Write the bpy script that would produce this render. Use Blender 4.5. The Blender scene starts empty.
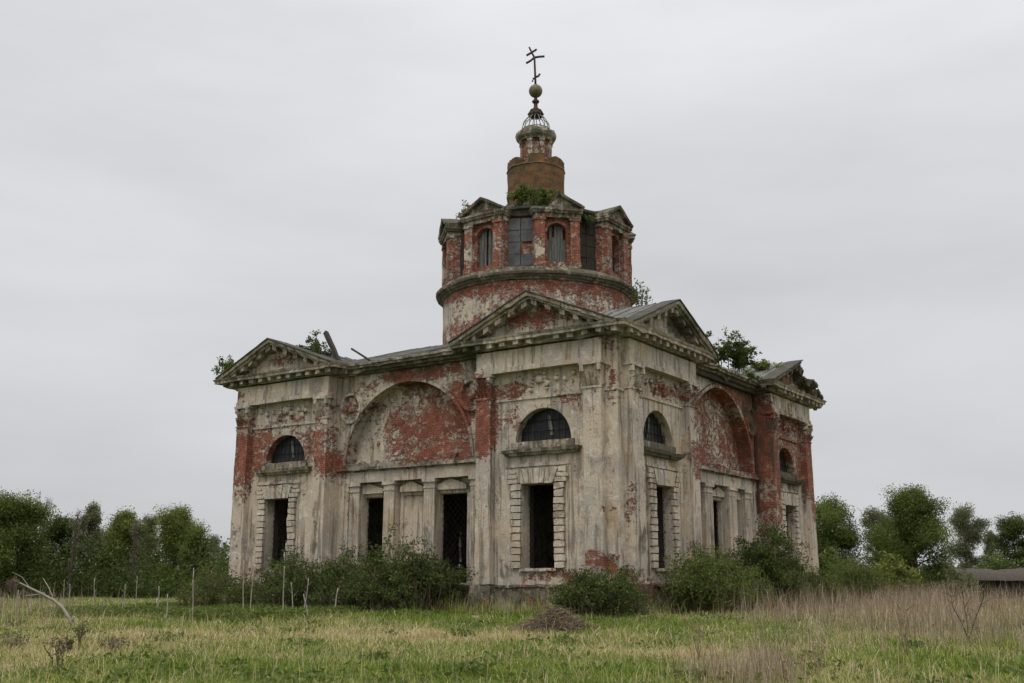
import bpy, math, random
import numpy as np
from mathutils import Vector, Matrix, noise as mnoise
R = math.radians
SC = bpy.context.scene
COL = SC.collection
rng = np.random.default_rng(7)
random.seed(7)

# ------------------------------------------------------------------ camera, sky, sun, exposure
FPX, PITCH, EYE = 1056.57, R(12.635), 1.293
cam = bpy.data.cameras.new('camera')
cam.sensor_width = 36.0
cam.lens = 36.0 * FPX / 1024.0
cam.clip_start, cam.clip_end = 0.1, 4000.0
camo = bpy.data.objects.new('camera', cam)
COL.objects.link(camo)
camo.location = (0, 0, EYE)
camo.rotation_euler = (R(90) + PITCH, 0, 0)
SC.camera = camo

SUN_EL, SUN_AZ = R(58), R(200)          # azimuth: 0 = +Y, clockwise; high, behind the camera
world = bpy.data.worlds.new('World')
SC.world = world
world.use_nodes = True
wn, wl = world.node_tree.nodes, world.node_tree.links
wn.clear()
w_out = wn.new('ShaderNodeOutputWorld')
w_bg = wn.new('ShaderNodeBackground')
w_bg.inputs['Strength'].default_value = 0.1
w_sky = wn.new('ShaderNodeTexSky')
w_sky.sky_type = 'NISHITA'
w_sky.sun_disc = False
w_sky.sun_elevation = SUN_EL
w_sky.sun_rotation = SUN_AZ
w_sky.air_density = 1.0
w_sky.dust_density = 3.0
# overcast: a layer of cloud between us and that sky (direction-based, brighter towards the zenith)
w_tc = wn.new('ShaderNodeTexCoord')
w_sep = wn.new('ShaderNodeSeparateXYZ')
w_map = wn.new('ShaderNodeMapping')
w_map.inputs['Scale'].default_value = (1.6, 1.6, 6.0)
w_map.inputs['Location'].default_value = (0.3, 0.7, 0.2)
w_noise = wn.new('ShaderNodeTexNoise')
w_noise.inputs['Scale'].default_value = 1.5
w_noise.inputs['Detail'].default_value = 6
w_noise.inputs['Roughness'].default_value = 0.5
w_ramp = wn.new('ShaderNodeValToRGB')
cr = w_ramp.color_ramp
cr.elements[0].position = 0.0
cr.elements[0].color = (4.85, 4.92, 5.08, 1)
cr.elements[1].position = 1.0
cr.elements[1].color = (16.5, 16.6, 17.0, 1)
for pos, c in ((0.12, (5.2, 5.25, 5.4)), (0.35, (5.75, 5.78, 5.92)), (0.5, (6.8, 6.82, 6.95)), (0.65, (10.5, 10.6, 10.8))):
    e = cr.elements.new(pos)
    e.color = (*c, 1)
w_var = wn.new('ShaderNodeMapRange')
w_var.inputs['From Min'].default_value = 0.25
w_var.inputs['From Max'].default_value = 0.75
w_var.inputs['To Min'].default_value = 0.88
w_var.inputs['To Max'].default_value = 1.11
w_mul = wn.new('ShaderNodeVectorMath')
w_mul.operation = 'SCALE'
w_mix = wn.new('ShaderNodeMixRGB')
w_mix.inputs[0].default_value = 0.93
wl.new(w_tc.outputs['Generated'], w_sep.inputs[0])
wl.new(w_tc.outputs['Generated'], w_map.inputs[0])
wl.new(w_map.outputs[0], w_noise.inputs['Vector'])
wl.new(w_sep.outputs['Z'], w_ramp.inputs[0])
wl.new(w_noise.outputs['Fac'], w_var.inputs['Value'])
wl.new(w_ramp.outputs[0], w_mul.inputs[0])
wl.new(w_var.outputs[0], w_mul.inputs['Scale'])
wl.new(w_sky.outputs[0], w_mix.inputs[1])
wl.new(w_mul.outputs[0], w_mix.inputs[2])
wl.new(w_mix.outputs[0], w_bg.inputs['Color'])
wl.new(w_bg.outputs[0], w_out.inputs['Surface'])

sun = bpy.data.lights.new('sun', 'SUN')
sun.energy = 0.7
sun.angle = R(35)
sun.color = (1.0, 0.96, 0.9)
suno = bpy.data.objects.new('sun', sun)
COL.objects.link(suno)
_d = Vector((math.sin(SUN_AZ) * math.cos(SUN_EL), math.cos(SUN_AZ) * math.cos(SUN_EL), math.sin(SUN_EL)))
suno.rotation_euler = (-_d).to_track_quat('-Z', 'Y').to_euler()
suno.location = (0, 0, 60)

SC.view_settings.view_transform = 'Standard'
SC.view_settings.look = 'None'
SC.view_settings.exposure = 0.3
SC.view_settings.gamma = 1.0
SC.view_settings.use_curve_mapping = False
SC.cycles.max_bounces = 6
SC.cycles.diffuse_bounces = 3
SC.cycles.transparent_max_bounces = 4
SC.cycles.use_denoising = True


def world_at(px, py, Y):
    """the world point seen at pixel (px, py) at distance Y in front of the camera"""
    dx, dz = (px - 512) / FPX, -(py - 341.5) / FPX
    y = math.cos(PITCH) - dz * math.sin(PITCH)
    z = math.sin(PITCH) + dz * math.cos(PITCH)
    return Vector((dx * Y / y, Y, EYE + z * Y / y))


def smooth(a, b, x):
    t = np.clip((x - a) / (b - a), 0, 1)
    return t * t * (3 - 2 * t)


def ground_z(x, y):
    x = np.asarray(x, float)
    y = np.asarray(y, float)
    z = -0.33 + 0.19 * smooth(22, 41, y) - 0.12 * smooth(66, 95, y)
    z = z + 0.035 * np.sin(x * 0.9 + 1.3 * np.sin(y * 0.37)) + 0.03 * np.sin(y * 1.1 + x * 0.43) + 0.05 * np.sin(x * 0.21 + 2) * np.sin(y * 0.17)
    return z


# ------------------------------------------------------------------ materials
def new_mat(name):
    m = bpy.data.materials.new(name)
    m.use_nodes = True
    nt = m.node_tree
    b = nt.nodes['Principled BSDF']
    b.inputs['Roughness'].default_value = 0.9
    b.inputs['Specular IOR Level'].default_value = 0.2
    return m, nt.nodes, nt.links, b


def N(nodes, kind, **kw):
    n = nodes.new(kind)
    for k, v in kw.items():
        if k in ('operation', 'blend_type', 'data_type', 'attribute_name', 'feature', 'interpolation_type', 'musgrave_type'):
            setattr(n, k, v)
    return n


def noise_tex(nodes, links, vec, scale, detail=5, rough=0.6, dist=0.0):
    n = nodes.new('ShaderNodeTexNoise')
    n.inputs['Scale'].default_value = scale
    n.inputs['Detail'].default_value = detail
    n.inputs['Roughness'].default_value = rough
    n.inputs['Distortion'].default_value = dist
    if vec is not None:
        links.new(vec, n.inputs['Vector'])
    return n.outputs['Fac']


def math_n(nodes, links, op, a, b=None, c=None):
    n = nodes.new('ShaderNodeMath')
    n.operation = op
    for i, v in enumerate((a, b, c)):
        if v is None:
            continue
        if isinstance(v, (int, float)):
            n.inputs[i].default_value = v
        else:
            links.new(v, n.inputs[i])
    return n.outputs[0]


def step_n(nodes, links, v, lo, hi, to0=0.0, to1=1.0):
    n = nodes.new('ShaderNodeMapRange')
    n.interpolation_type = 'SMOOTHSTEP'
    n.inputs['From Min'].default_value = lo
    n.inputs['From Max'].default_value = hi
    n.inputs['To Min'].default_value = to0
    n.inputs['To Max'].default_value = to1
    links.new(v, n.inputs['Value'])
    return n.outputs[0]


def mix_n(nodes, links, fac, a, b, blend='MIX'):
    n = nodes.new('ShaderNodeMixRGB')
    n.blend_type = blend
    for i, v in enumerate((fac, a, b)):
        if isinstance(v, (int, float)):
            n.inputs[i].default_value = v
        elif isinstance(v, tuple):
            n.inputs[i].default_value = (*v, 1)
        else:
            links.new(v, n.inputs[i])
    return n.outputs[0]


def mapped(nodes, links, vec, scale):
    m = nodes.new('ShaderNodeMapping')
    m.inputs['Scale'].default_value = scale
    links.new(vec, m.inputs[0])
    return m.outputs[0]


def masonry(name, cream=(0.575, 0.48, 0.37), grey=(0.46, 0.405, 0.34), red1=(0.23, 0.048, 0.026), red2=(0.41, 0.10, 0.048), dirt_gain=1.0):
    """old lime plaster fallen off the brick where the 'wear' attribute is high; 'dirt' carries soot, lichen and damp stains"""
    m, n, l, b = new_mat(name)
    tc = n.new('ShaderNodeTexCoord').outputs['Object']
    uv = n.new('ShaderNodeUVMap')
    uv.uv_map = 'UVMap'
    uv = uv.outputs[0]
    wear = n.new('ShaderNodeAttribute')
    wear.attribute_name = 'wear'
    dirt = n.new('ShaderNodeAttribute')
    dirt.attribute_name = 'dirt'
    # plaster
    big = noise_tex(n, l, tc, 0.55, 5, 0.6, 0.4)
    mid = noise_tex(n, l, tc, 2.3, 6, 0.65, 0.5)
    fine = noise_tex(n, l, tc, 11.0, 6, 0.7)
    strk = noise_tex(n, l, mapped(n, l, tc, (2.6, 2.6, 0.16)), 1.6, 5, 0.65, 0.3)
    pl = mix_n(n, l, step_n(n, l, big, 0.44, 0.58), cream, grey)
    pl = mix_n(n, l, step_n(n, l, mid, 0.52, 0.68, 0, 0.75), pl, (0.72, 0.655, 0.555))
    ochre = noise_tex(n, l, mapped(n, l, tc, (1, 1, 0.45)), 0.9, 4, 0.55, 0.8)
    pl = mix_n(n, l, step_n(n, l, ochre, 0.55, 0.70, 0, 0.55), pl, (0.44, 0.30, 0.165))
    pl = mix_n(n, l, step_n(n, l, strk, 0.52, 0.62, 0, 0.66), pl, (0.13, 0.112, 0.09))
    pl = mix_n(n, l, step_n(n, l, fine, 0.53, 0.68, 0, 0.5), pl, (0.17, 0.145, 0.115))
    blot = noise_tex(n, l, mapped(n, l, tc, (1, 1, .6)), 1.25, 9, 0.74, 0.7)
    pl = mix_n(n, l, step_n(n, l, blot, 0.55, 0.62, 0, 0.5), pl, (0.12, 0.10, 0.078))
    # scabs of thin plaster already gone pinkish
    pl = mix_n(n, l, step_n(n, l, noise_tex(n, l, tc, 1.7, 6, 0.72, 0.6), 0.54, 0.68, 0, 0.5), pl, (0.38, 0.235, 0.165))
    # brick
    bk = n.new('ShaderNodeTexBrick')
    l.new(uv, bk.inputs['Vector'])
    bk.inputs['Color1'].default_value = (*red1, 1)
    bk.inputs['Color2'].default_value = (*red2, 1)
    bk.inputs['Mortar'].default_value = (0.33, 0.22, 0.16, 1)
    bk.inputs['Scale'].default_value = 1.0
    bk.inputs['Mortar Size'].default_value = 0.014
    bk.inputs['Mortar Smooth'].default_value = 0.3
    bk.inputs['Bias'].default_value = -0.1
    bk.inputs['Brick Width'].default_value = 0.27
    bk.inputs['Row Height'].default_value = 0.088
    br = mix_n(n, l, step_n(n, l, mid, 0.35, 0.66, 0.0, 0.7), bk.outputs['Color'], (0.10, 0.042, 0.033))
    br = mix_n(n, l, step_n(n, l, fine, 0.5, 0.68, 0.0, 0.6), br, (0.40, 0.15, 0.085))
    wash = noise_tex(n, l, mapped(n, l, tc, (1, 1, 1.5)), 3.1, 8, 0.78, 0.4)
        # where the plaster has come off
    wn_ = noise_tex(n, l, tc, 0.85, 9, 0.68, 0.25)
    wn2 = noise_tex(n, l, mapped(n, l, tc, (1, 1, 1.4)), 4.2, 8, 0.76, 0.2)
    v = math_n(n, l, 'MULTIPLY_ADD', math_n(n, l, 'SUBTRACT', wn_, 0.5), 1.55, wear.outputs['Fac'])
    v = math_n(n, l, 'MULTIPLY_ADD', math_n(n, l, 'SUBTRACT', wn2, 0.5), 1.6, v)
    v = math_n(n, l, 'MULTIPLY_ADD', math_n(n, l, 'SUBTRACT', noise_tex(n, l, tc, 15.0, 4, 0.7), 0.5), 0.5, v)
    off = step_n(n, l, v, 0.48, 0.52)
    # scraps of lime still sticking to the brick, more of them near the plaster
    ws = math_n(n, l, 'MULTIPLY_ADD', math_n(n, l, 'SUBTRACT', 0.80, v), 0.30, wash)
    br = mix_n(n, l, step_n(n, l, ws, 0.57, 0.62, 0, 0.85), br, (0.52, 0.43, 0.34))
    br = mix_n(n, l, step_n(n, l, strk, 0.5, 0.75, 0, 0.6), br, (0.075, 0.058, 0.048))
    halo = step_n(n, l, v, 0.38, 0.49, 0, 0.55)
    pl = mix_n(n, l, halo, pl, (0.60, 0.515, 0.415))
    lip = math_n(n, l, 'MULTIPLY', step_n(n, l, v, 0.49, 0.51), step_n(n, l, v, 0.585, 0.53, 0, 0.7))
    br = mix_n(n, l, lip, br, (0.07, 0.03, 0.022))
    col = mix_n(n, l, off, pl, br)
    # soot, damp and lichen with shapes of their own
    dn = noise_tex(n, l, mapped(n, l, tc, (1.7, 1.7, 0.7)), 1.5, 7, 0.68, 0.5)
    dv = math_n(n, l, 'MULTIPLY_ADD', math_n(n, l, 'SUBTRACT', dn, 0.5), 1.8, dirt.outputs['Fac'])
    dv = math_n(n, l, 'MULTIPLY', step_n(n, l, dv, 0.38, 0.72), 0.82 * dirt_gain)
    moss = mix_n(n, l, step_n(n, l, mid, 0.42, 0.6), (0.07, 0.062, 0.046), (0.088, 0.084, 0.045))
    col = mix_n(n, l, dv, col, moss)
    # ledges that face the sky carry moss and dirt
    geo = n.new('ShaderNodeNewGeometry')
    sp = n.new('ShaderNodeSeparateXYZ')
    l.new(geo.outputs['Normal'], sp.inputs[0])
    up = math_n(n, l, 'MULTIPLY', step_n(n, l, sp.outputs['Z'], 0.55, 0.9), step_n(n, l, mid, 0.35, 0.55, 0.35, 0.95))
    col = mix_n(n, l, up, col, (0.085, 0.085, 0.048))
    l.new(col, b.inputs['Base Color'])
    # relief: plaster edge, brick joints, grain
    hgt = math_n(n, l, 'MULTIPLY', off, -0.7)
    hgt = math_n(n, l, 'ADD', hgt, math_n(n, l, 'MULTIPLY', math_n(n, l, 'MULTIPLY', bk.outputs['Fac'], off), -0.2))
    hgt = math_n(n, l, 'ADD', hgt, math_n(n, l, 'MULTIPLY', fine, 0.35))
    hgt = math_n(n, l, 'ADD', hgt, math_n(n, l, 'MULTIPLY', wn2, 0.35))
    bp = n.new('ShaderNodeBump')
    bp.inputs['Strength'].default_value = 0.85
    bp.inputs['Distance'].default_value = 0.13
    l.new(hgt, bp.inputs['Height'])
    l.new(bp.outputs[0], b.inputs['Normal'])
    return m


def simple_mat(name, c1, c2, scale=3.0, c3=None, rough=0.9, metal=0.0, stretch=(1, 1, 1), bump=0.3, detail=6):
    m, n, l, b = new_mat(name)
    tc = n.new('ShaderNodeTexCoord').outputs['Object']
    v = mapped(n, l, tc, stretch)
    f = noise_tex(n, l, v, scale, detail, 0.65, 0.4)
    c = mix_n(n, l, step_n(n, l, f, 0.35, 0.65), c1, c2)
    if c3:
        g = noise_tex(n, l, v, scale * 3.7, detail, 0.7, 0.2)
        c = mix_n(n, l, step_n(n, l, g, 0.52, 0.66, 0, 0.85), c, c3)
    l.new(c, b.inputs['Base Color'])
    b.inputs['Roughness'].default_value = rough
    b.inputs['Metallic'].default_value = metal
    bp = n.new('ShaderNodeBump')
    bp.inputs['Strength'].default_value = bump
    bp.inputs['Distance'].default_value = 0.03
    l.new(f, bp.inputs['Height'])
    l.new(bp.outputs[0], b.inputs['Normal'])
    return m


def leaf_mat(name, dark, light, pale=None, trans=0.3):
    """each leaf carries its own tint (attribute 'tint')"""
    m, n, l, b = new_mat(name)
    at = n.new('ShaderNodeAttribute')
    at.attribute_name = 'tint'
    rp = n.new('ShaderNodeValToRGB')
    rp.color_ramp.elements[0].color = (*dark, 1)
    rp.color_ramp.elements[1].color = (*light, 1)
    rp.color_ramp.elements[1].position = 0.8
    if pale:
        e = rp.color_ramp.elements.new(1.0)
        e.color = (*pale, 1)
    l.new(at.outputs['Fac'], rp.inputs[0])
    l.new(rp.outputs[0], b.inputs['Base Color'])
    b.inputs['Roughness'].default_value = 0.6
    b.inputs['Specular IOR Level'].default_value = 0.25
    tr = n.new('ShaderNodeBsdfTranslucent')
    l.new(rp.outputs[0], tr.inputs['Color'])
    mx = n.new('ShaderNodeMixShader')
    mx.inputs[0].default_value = trans
    l.new(b.outputs[0], mx.inputs[1])
    l.new(tr.outputs[0], mx.inputs[2])
    l.new(mx.outputs[0], n['Material Output'].inputs['Surface'])
    return m


M = {}
M['masonry'] = masonry('weathered_masonry')
M['cornice'] = masonry('cornice_masonry', cream=(0.45, 0.382, 0.295), grey=(0.33, 0.29, 0.23), dirt_gain=1.0)
M['roof'] = simple_mat('old_roof_metal', (0.17, 0.175, 0.165), (0.10, 0.10, 0.08), 0.9, (0.085, 0.065, 0.04), rough=0.6, stretch=(1, 1, 1), bump=0.5)
M['edge'] = simple_mat('dark_roof_edge', (0.05, 0.045, 0.04), (0.09, 0.08, 0.065), 2.0, (0.07, 0.075, 0.04))
M['wood'] = simple_mat('grey_weathered_wood', (0.19, 0.19, 0.175), (0.10, 0.098, 0.088), 2.2, (0.045, 0.042, 0.036), stretch=(6, 6, 0.5), bump=0.6)
M['darkwood'] = simple_mat('dark_rotten_wood', (0.06, 0.05, 0.04), (0.035, 0.03, 0.025), 2.0, (0.03, 0.026, 0.022), stretch=(5, 5, 0.6))
M['tin'] = simple_mat('grey_tin_sheet', (0.13, 0.137, 0.14), (0.075, 0.078, 0.08), 1.5, (0.07, 0.05, 0.04), rough=0.65)
M['iron'] = simple_mat('rusty_iron', (0.055, 0.04, 0.032), (0.085, 0.05, 0.035), 4.0, (0.035, 0.03, 0.028), rough=0.75)
M['paleiron'] = simple_mat('pale_flaking_iron', (0.30, 0.29, 0.27), (0.2, 0.17, 0.15), 5.0, (0.10, 0.07, 0.055), rough=0.7)
M['brass'] = simple_mat('tarnished_gilt', (0.20, 0.165, 0.10), (0.13, 0.105, 0.065), 3.0, (0.07, 0.06, 0.045), rough=0.5, metal=0.35)
M['interior'] = simple_mat('darkened_interior', (0.085, 0.07, 0.055), (0.05, 0.042, 0.034), 0.9, (0.06, 0.03, 0.022))  # inside coloured dark so the window openings read as deep shade
M['grille'] = simple_mat('black_iron', (0.012, 0.011, 0.010), (0.022, 0.017, 0.014), 4.0)
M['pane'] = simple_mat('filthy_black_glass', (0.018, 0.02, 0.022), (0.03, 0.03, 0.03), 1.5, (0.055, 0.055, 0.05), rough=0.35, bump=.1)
M['floor'] = simple_mat('rubble_floor', (0.10, 0.085, 0.07), (0.06, 0.05, 0.042), 2.0, (0.14, 0.07, 0.05))
M['cup'] = simple_mat('rusty_lichened_render', (0.19, 0.095, 0.042), (0.085, 0.066, 0.038), 1.5, (0.04, 0.034, 0.024), stretch=(1, 1, 1.6), bump=0.6)
M['bark'] = simple_mat('grey_brown_bark', (0.085, 0.07, 0.055), (0.05, 0.042, 0.034), 3.0, (0.12, 0.11, 0.09), stretch=(3, 3, 0.6))
M['palebark'] = simple_mat('pale_dead_bark', (0.36, 0.325, 0.26), (0.27, 0.24, 0.19), 5.0, (0.17, 0.14, 0.11), stretch=(3, 3, 0.6))
M['twig'] = simple_mat('brown_twigs', (0.19, 0.135, 0.098), (0.12, 0.085, 0.063), 4.0)
M['straw'] = simple_mat('dry_straw', (0.34, 0.265, 0.165), (0.24, 0.175, 0.11), 4.0)
M['leaf_dark'] = leaf_mat('leaf_dark', (0.036, 0.055, 0.014), (0.11, 0.15, 0.036), (0.17, 0.21, 0.06), .42)
M['leaf_mid'] = leaf_mat('leaf_mid', (0.052, 0.074, 0.016), (0.15, 0.195, 0.042), (0.225, 0.26, 0.075), .42)
M['leaf_yellow'] = leaf_mat('leaf_yellow', (0.10, 0.118, 0.024), (0.235, 0.26, 0.06), (0.30, 0.32, 0.10), .42)
M['leaf_pale'] = leaf_mat('leaf_pale', (0.10, 0.105, 0.05), (0.21, 0.22, 0.11), (0.27, 0.27, 0.15), .42)
M['leaf_bud'] = leaf_mat('leaf_bud', (0.13, 0.105, 0.082), (0.23, 0.19, 0.145), (0.28, 0.235, 0.18), .3)
M['leaf_spring'] = leaf_mat('leaf_spring', (0.085, 0.105, 0.022), (0.21, 0.25, 0.055), (0.28, 0.31, 0.09), .45)
M['leaf_shrub'] = leaf_mat('leaf_shrub', (0.032, 0.050, 0.011), (0.11, 0.15, 0.032), (0.21, 0.25, 0.065), .42)
M['leaf_shrub_green'] = leaf_mat('leaf_shrub_green', (0.05, 0.074, 0.015), (0.16, 0.205, 0.042), (0.25, 0.285, 0.075), .42)


# ------------------------------------------------------------------ object helpers
def link(name, mesh, parent=None):
    o = bpy.data.objects.new(name, mesh)
    COL.objects.link(o)
    if parent is not None:
        o.parent = parent
    return o


def empty(name, loc, rz=0.0):
    o = bpy.data.objects.new(name, None)
    COL.objects.link(o)
    o.location = loc
    o.rotation_euler = (0, 0, rz)
    o.empty_display_size = 0.3
    return o


def tag(o, label=None, cat=None, group=None, kind=None):
    for k, v in (('label', label), ('category', cat), ('group', group), ('kind', kind)):
        if v:
            o[k] = v
    return o


def np_mesh(name, verts, faces_flat, loop_tot, mat, parent=None, attrs=None, smooth_shade=False):
    """verts (n,3); faces_flat: loop vertex indices; loop_tot: loops per face"""
    me = bpy.data.meshes.new(name)
    verts = np.ascontiguousarray(verts, np.float32)
    loop_tot = np.asarray(loop_tot, np.int32)
    me.vertices.add(len(verts))
    me.vertices.foreach_set('co', verts.ravel())
    me.loops.add(len(faces_flat))
    me.loops.foreach_set('vertex_index', np.asarray(faces_flat, np.int32))
    me.polygons.add(len(loop_tot))
    st = np.concatenate(([0], np.cumsum(loop_tot)[:-1])).astype(np.int32)
    me.polygons.foreach_set('loop_start', st)
    try:
        me.polygons.foreach_set('loop_total', loop_tot)
    except Exception:
        pass
    for k, v in (attrs or {}).items():
        a = me.attributes.new(k, 'FLOAT', 'POINT')
        a.data.foreach_set('value', np.ascontiguousarray(v, np.float32))
    me.update(calc_edges=True)
    me.validate()
    if smooth_shade:
        me.polygons.foreach_set('use_smooth', np.ones(len(loop_tot), bool))
    me.materials.append(mat)
    return link(name, me, parent)


# ------------------------------------------------------------------ church frame
# corner frame: the near corner of the church is the origin; facade A runs along -x (u = -x, outward -y), facade B along +y (u = y, outward +x)
CORNER = Vector((4.231, 42.0, 0.0))
YAW = R(55.84 - 90.0)
LA, LB = 22.4, 23.0
CEN = Vector((-11.2, 11.46, 0.0))
ROT = Matrix.Rotation(YAW, 3, 'Z')
church = empty('church', CORNER + ROT @ CEN, YAW)
tag(church, 'derelict brick church with peeling cream plaster, domed drum and iron cross', 'church')


def church_pt(u, n, h, face='A'):
    """world point from facade coordinates"""
    p = Vector((-u, -n, h)) if face == 'A' else Vector((n, u, h))
    return CORNER + ROT @ p


BLOBS_A = [  # u, h, ru, rh, gain   (bare brick)
    (21.6, 7.4, 0.75, 2.4, .55), (21.6, 3.2, .45, .8, .35), (20.4, 7.9, .9, .9, .32), (20.6, 6.7, .5, .6, .25), (18.6, 9.15, 2.2, .3, .22), (17.0, 7.4, .5, 1.0, .28),
    (16.2, 7.3, .5, 2.0, .30), (15.3, 6.6, .7, .7, .32), (15.0, 9.5, .5, .7, .42), (13.6, 10.1, .5, .4, .25), (8.0, 9.2, .6, .9, .34), (10.7, 10.65, 2.6, .4, .62),
    (8.5, 8.8, .75, 1.5, .42), (7.9, 7.0, .5, .8, .3), (11.2, 7.9, 2.1, 1.2, .24), (9.6, 8.4, 1.2, 1.2, .22), (11.4, 8.7, 3.6, 2.0, .20), (16.6, 8.0, 1.2, 1.4, .16), (18.8, 7.5, 2.4, 1.3, .14), (10.0, 6.75, 2.8, .22, .3), (6.4, 8.1, .5, 1.9, .62), (6.4, 6.9, .4, .6, .5),
    (5.4, 9.2, 1.1, .42, .5), (5.0, 8.0, .7, .7, .28), (2.25, 8.5, .55, .3, .42), (3.8, 1.35, 1.1, .38, .42), (.9, 1.95, .75, .42, .52), (2.2, 1.3, .6, .3, .3),
    (3.6, 12.2, 1.9, .45, .45), (19.0, 12.1, 1.0, .35, .3), (.5, 10.8, .6, .4, .36), (.25, 9.4, .25, .5, .4), (12.6, 1.2, 4, .5, .25), (19.3, 1.3, 1.4, .6, .3), (7.3, 3.0, .25, .9, .35), (22.2, 10.6, 1.0, .5, .36),
    (17.6, 10.4, .6, .3, .25), (4.3, 10.3, .35, .12, .35), (19.3, 5.9, .5, .25, .25), (15.0, 4.0, .4, 1.6, .1)]
BLOBS_B = [
    (4.3, 9.25, 2.2, .42, .40), (7.2, 8.2, .6, 2.4, .32), (6.6, 6.4, .6, .8, .3), (11.4, 8.4, 3.8, 2.4, .36), (10.3, 7.0, 1.8, .5, .3), (15.6, 9.0, 1.0, 1.9, .55), (13.4, 10.5, 2.4, .5, .5),
    (19.6, 8.4, 4.2, 2.9, .37), (16.6, 5.6, .9, 2.6, .42), (22.4, 6.5, .9, 2.4, .4), (19.4, 1.0, 2.0, 1.2, .45), (19.9, 12.4, 2.4, .8, .4), (1.6, 8.6, .5, .4, .25), (.4, 4.2, .5, 1.0, .22), (9.0, 3.2, .5, 1.4, .3),
    (1.0, 1.4, 1.2, .5, .35), (5.0, 1.0, 3.0, .6, .3), (4.0, 12.2, 1.0, .4, .15), (.6, 10.7, .4, .35, .3)]
DIRT_A = [(7.2, 10.7, .8, .8, .6), (16.2, 3.2, .35, 1.6, .5), (11, 11.0, 5, .3, .4), (22.0, 11.2, 1.4, .4, .4), (.5, 11.3, .9, .3, .5), (19, 12.4, 2.5, .8, .28), (14.4, 8.5, .8, 1.8, .25), (11, 10.3, 2, .5, .32),
          (1.0, 4.5, .9, 3.0, .18), (10.5, .6, 12, .55, .35), (5.5, 1.6, .35, .5, .5)]
DIRT_B = [(19.6, 8.2, 4.0, 2.6, .22), (15.7, 9.2, .8, 2.0, .25), (16.7, 6.5, .5, 3.0, .25), (1.2, 2.8, .5, .8, .38), (5.2, 12.3, 1.2, .5, .6), (21.5, 12.3, 2, .7, .5), (4.3, 6.5, 2.0, .4, .4), (12, 11.0, 5, .35, .42), (15.0, 10.0, 1.0, 1.3, .3), (1.2, 6, 1.0, 4.0, .16), (11, .6, 12, .55, .35), (20, 6.3, 1.6, .5, .4), (6.4, 4.6, .5, 2.5, .25)]


def church_attrs(P, base_w=0.0, base_d=0.0):
    x, y, h = P[:, 0], P[:, 1], P[:, 2]
    w = np.full(len(P), 0.178 + base_w) + .075 * np.exp(-((h - 8.2) / 2.2) ** 2)
    d = np.full(len(P), 0.16 + base_d)
    fa = np.clip(1 - (np.abs(y) - 1.9) / 0.4, 0, 1)
    fb = np.clip(1 - (np.abs(x) - 1.9) / 0.4, 0, 1)
    # the corner belongs to whichever front is nearer
    fa = np.where((np.abs(x) < 1.9) & (np.abs(y) > np.abs(x) + .45), 0, fa)
    fb = np.where((np.abs(y) < 1.9) & (np.abs(x) > np.abs(y) + .45), 0, fb)
    for f, u, bl, db in ((fa, -x, BLOBS_A, DIRT_A), (fb, y, BLOBS_B, DIRT_B)):
        for (bu, bh, ru, rh, g) in bl:
            w += f * g * np.exp(-(((u - bu) / ru) ** 2 + ((h - bh) / rh) ** 2) ** 1.5)
        for (bu, bh, ru, rh, g) in db:
            d += f * g * np.exp(-(((u - bu) / ru) ** 2 + ((h - bh) / rh) ** 2))
    return w, d


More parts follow.
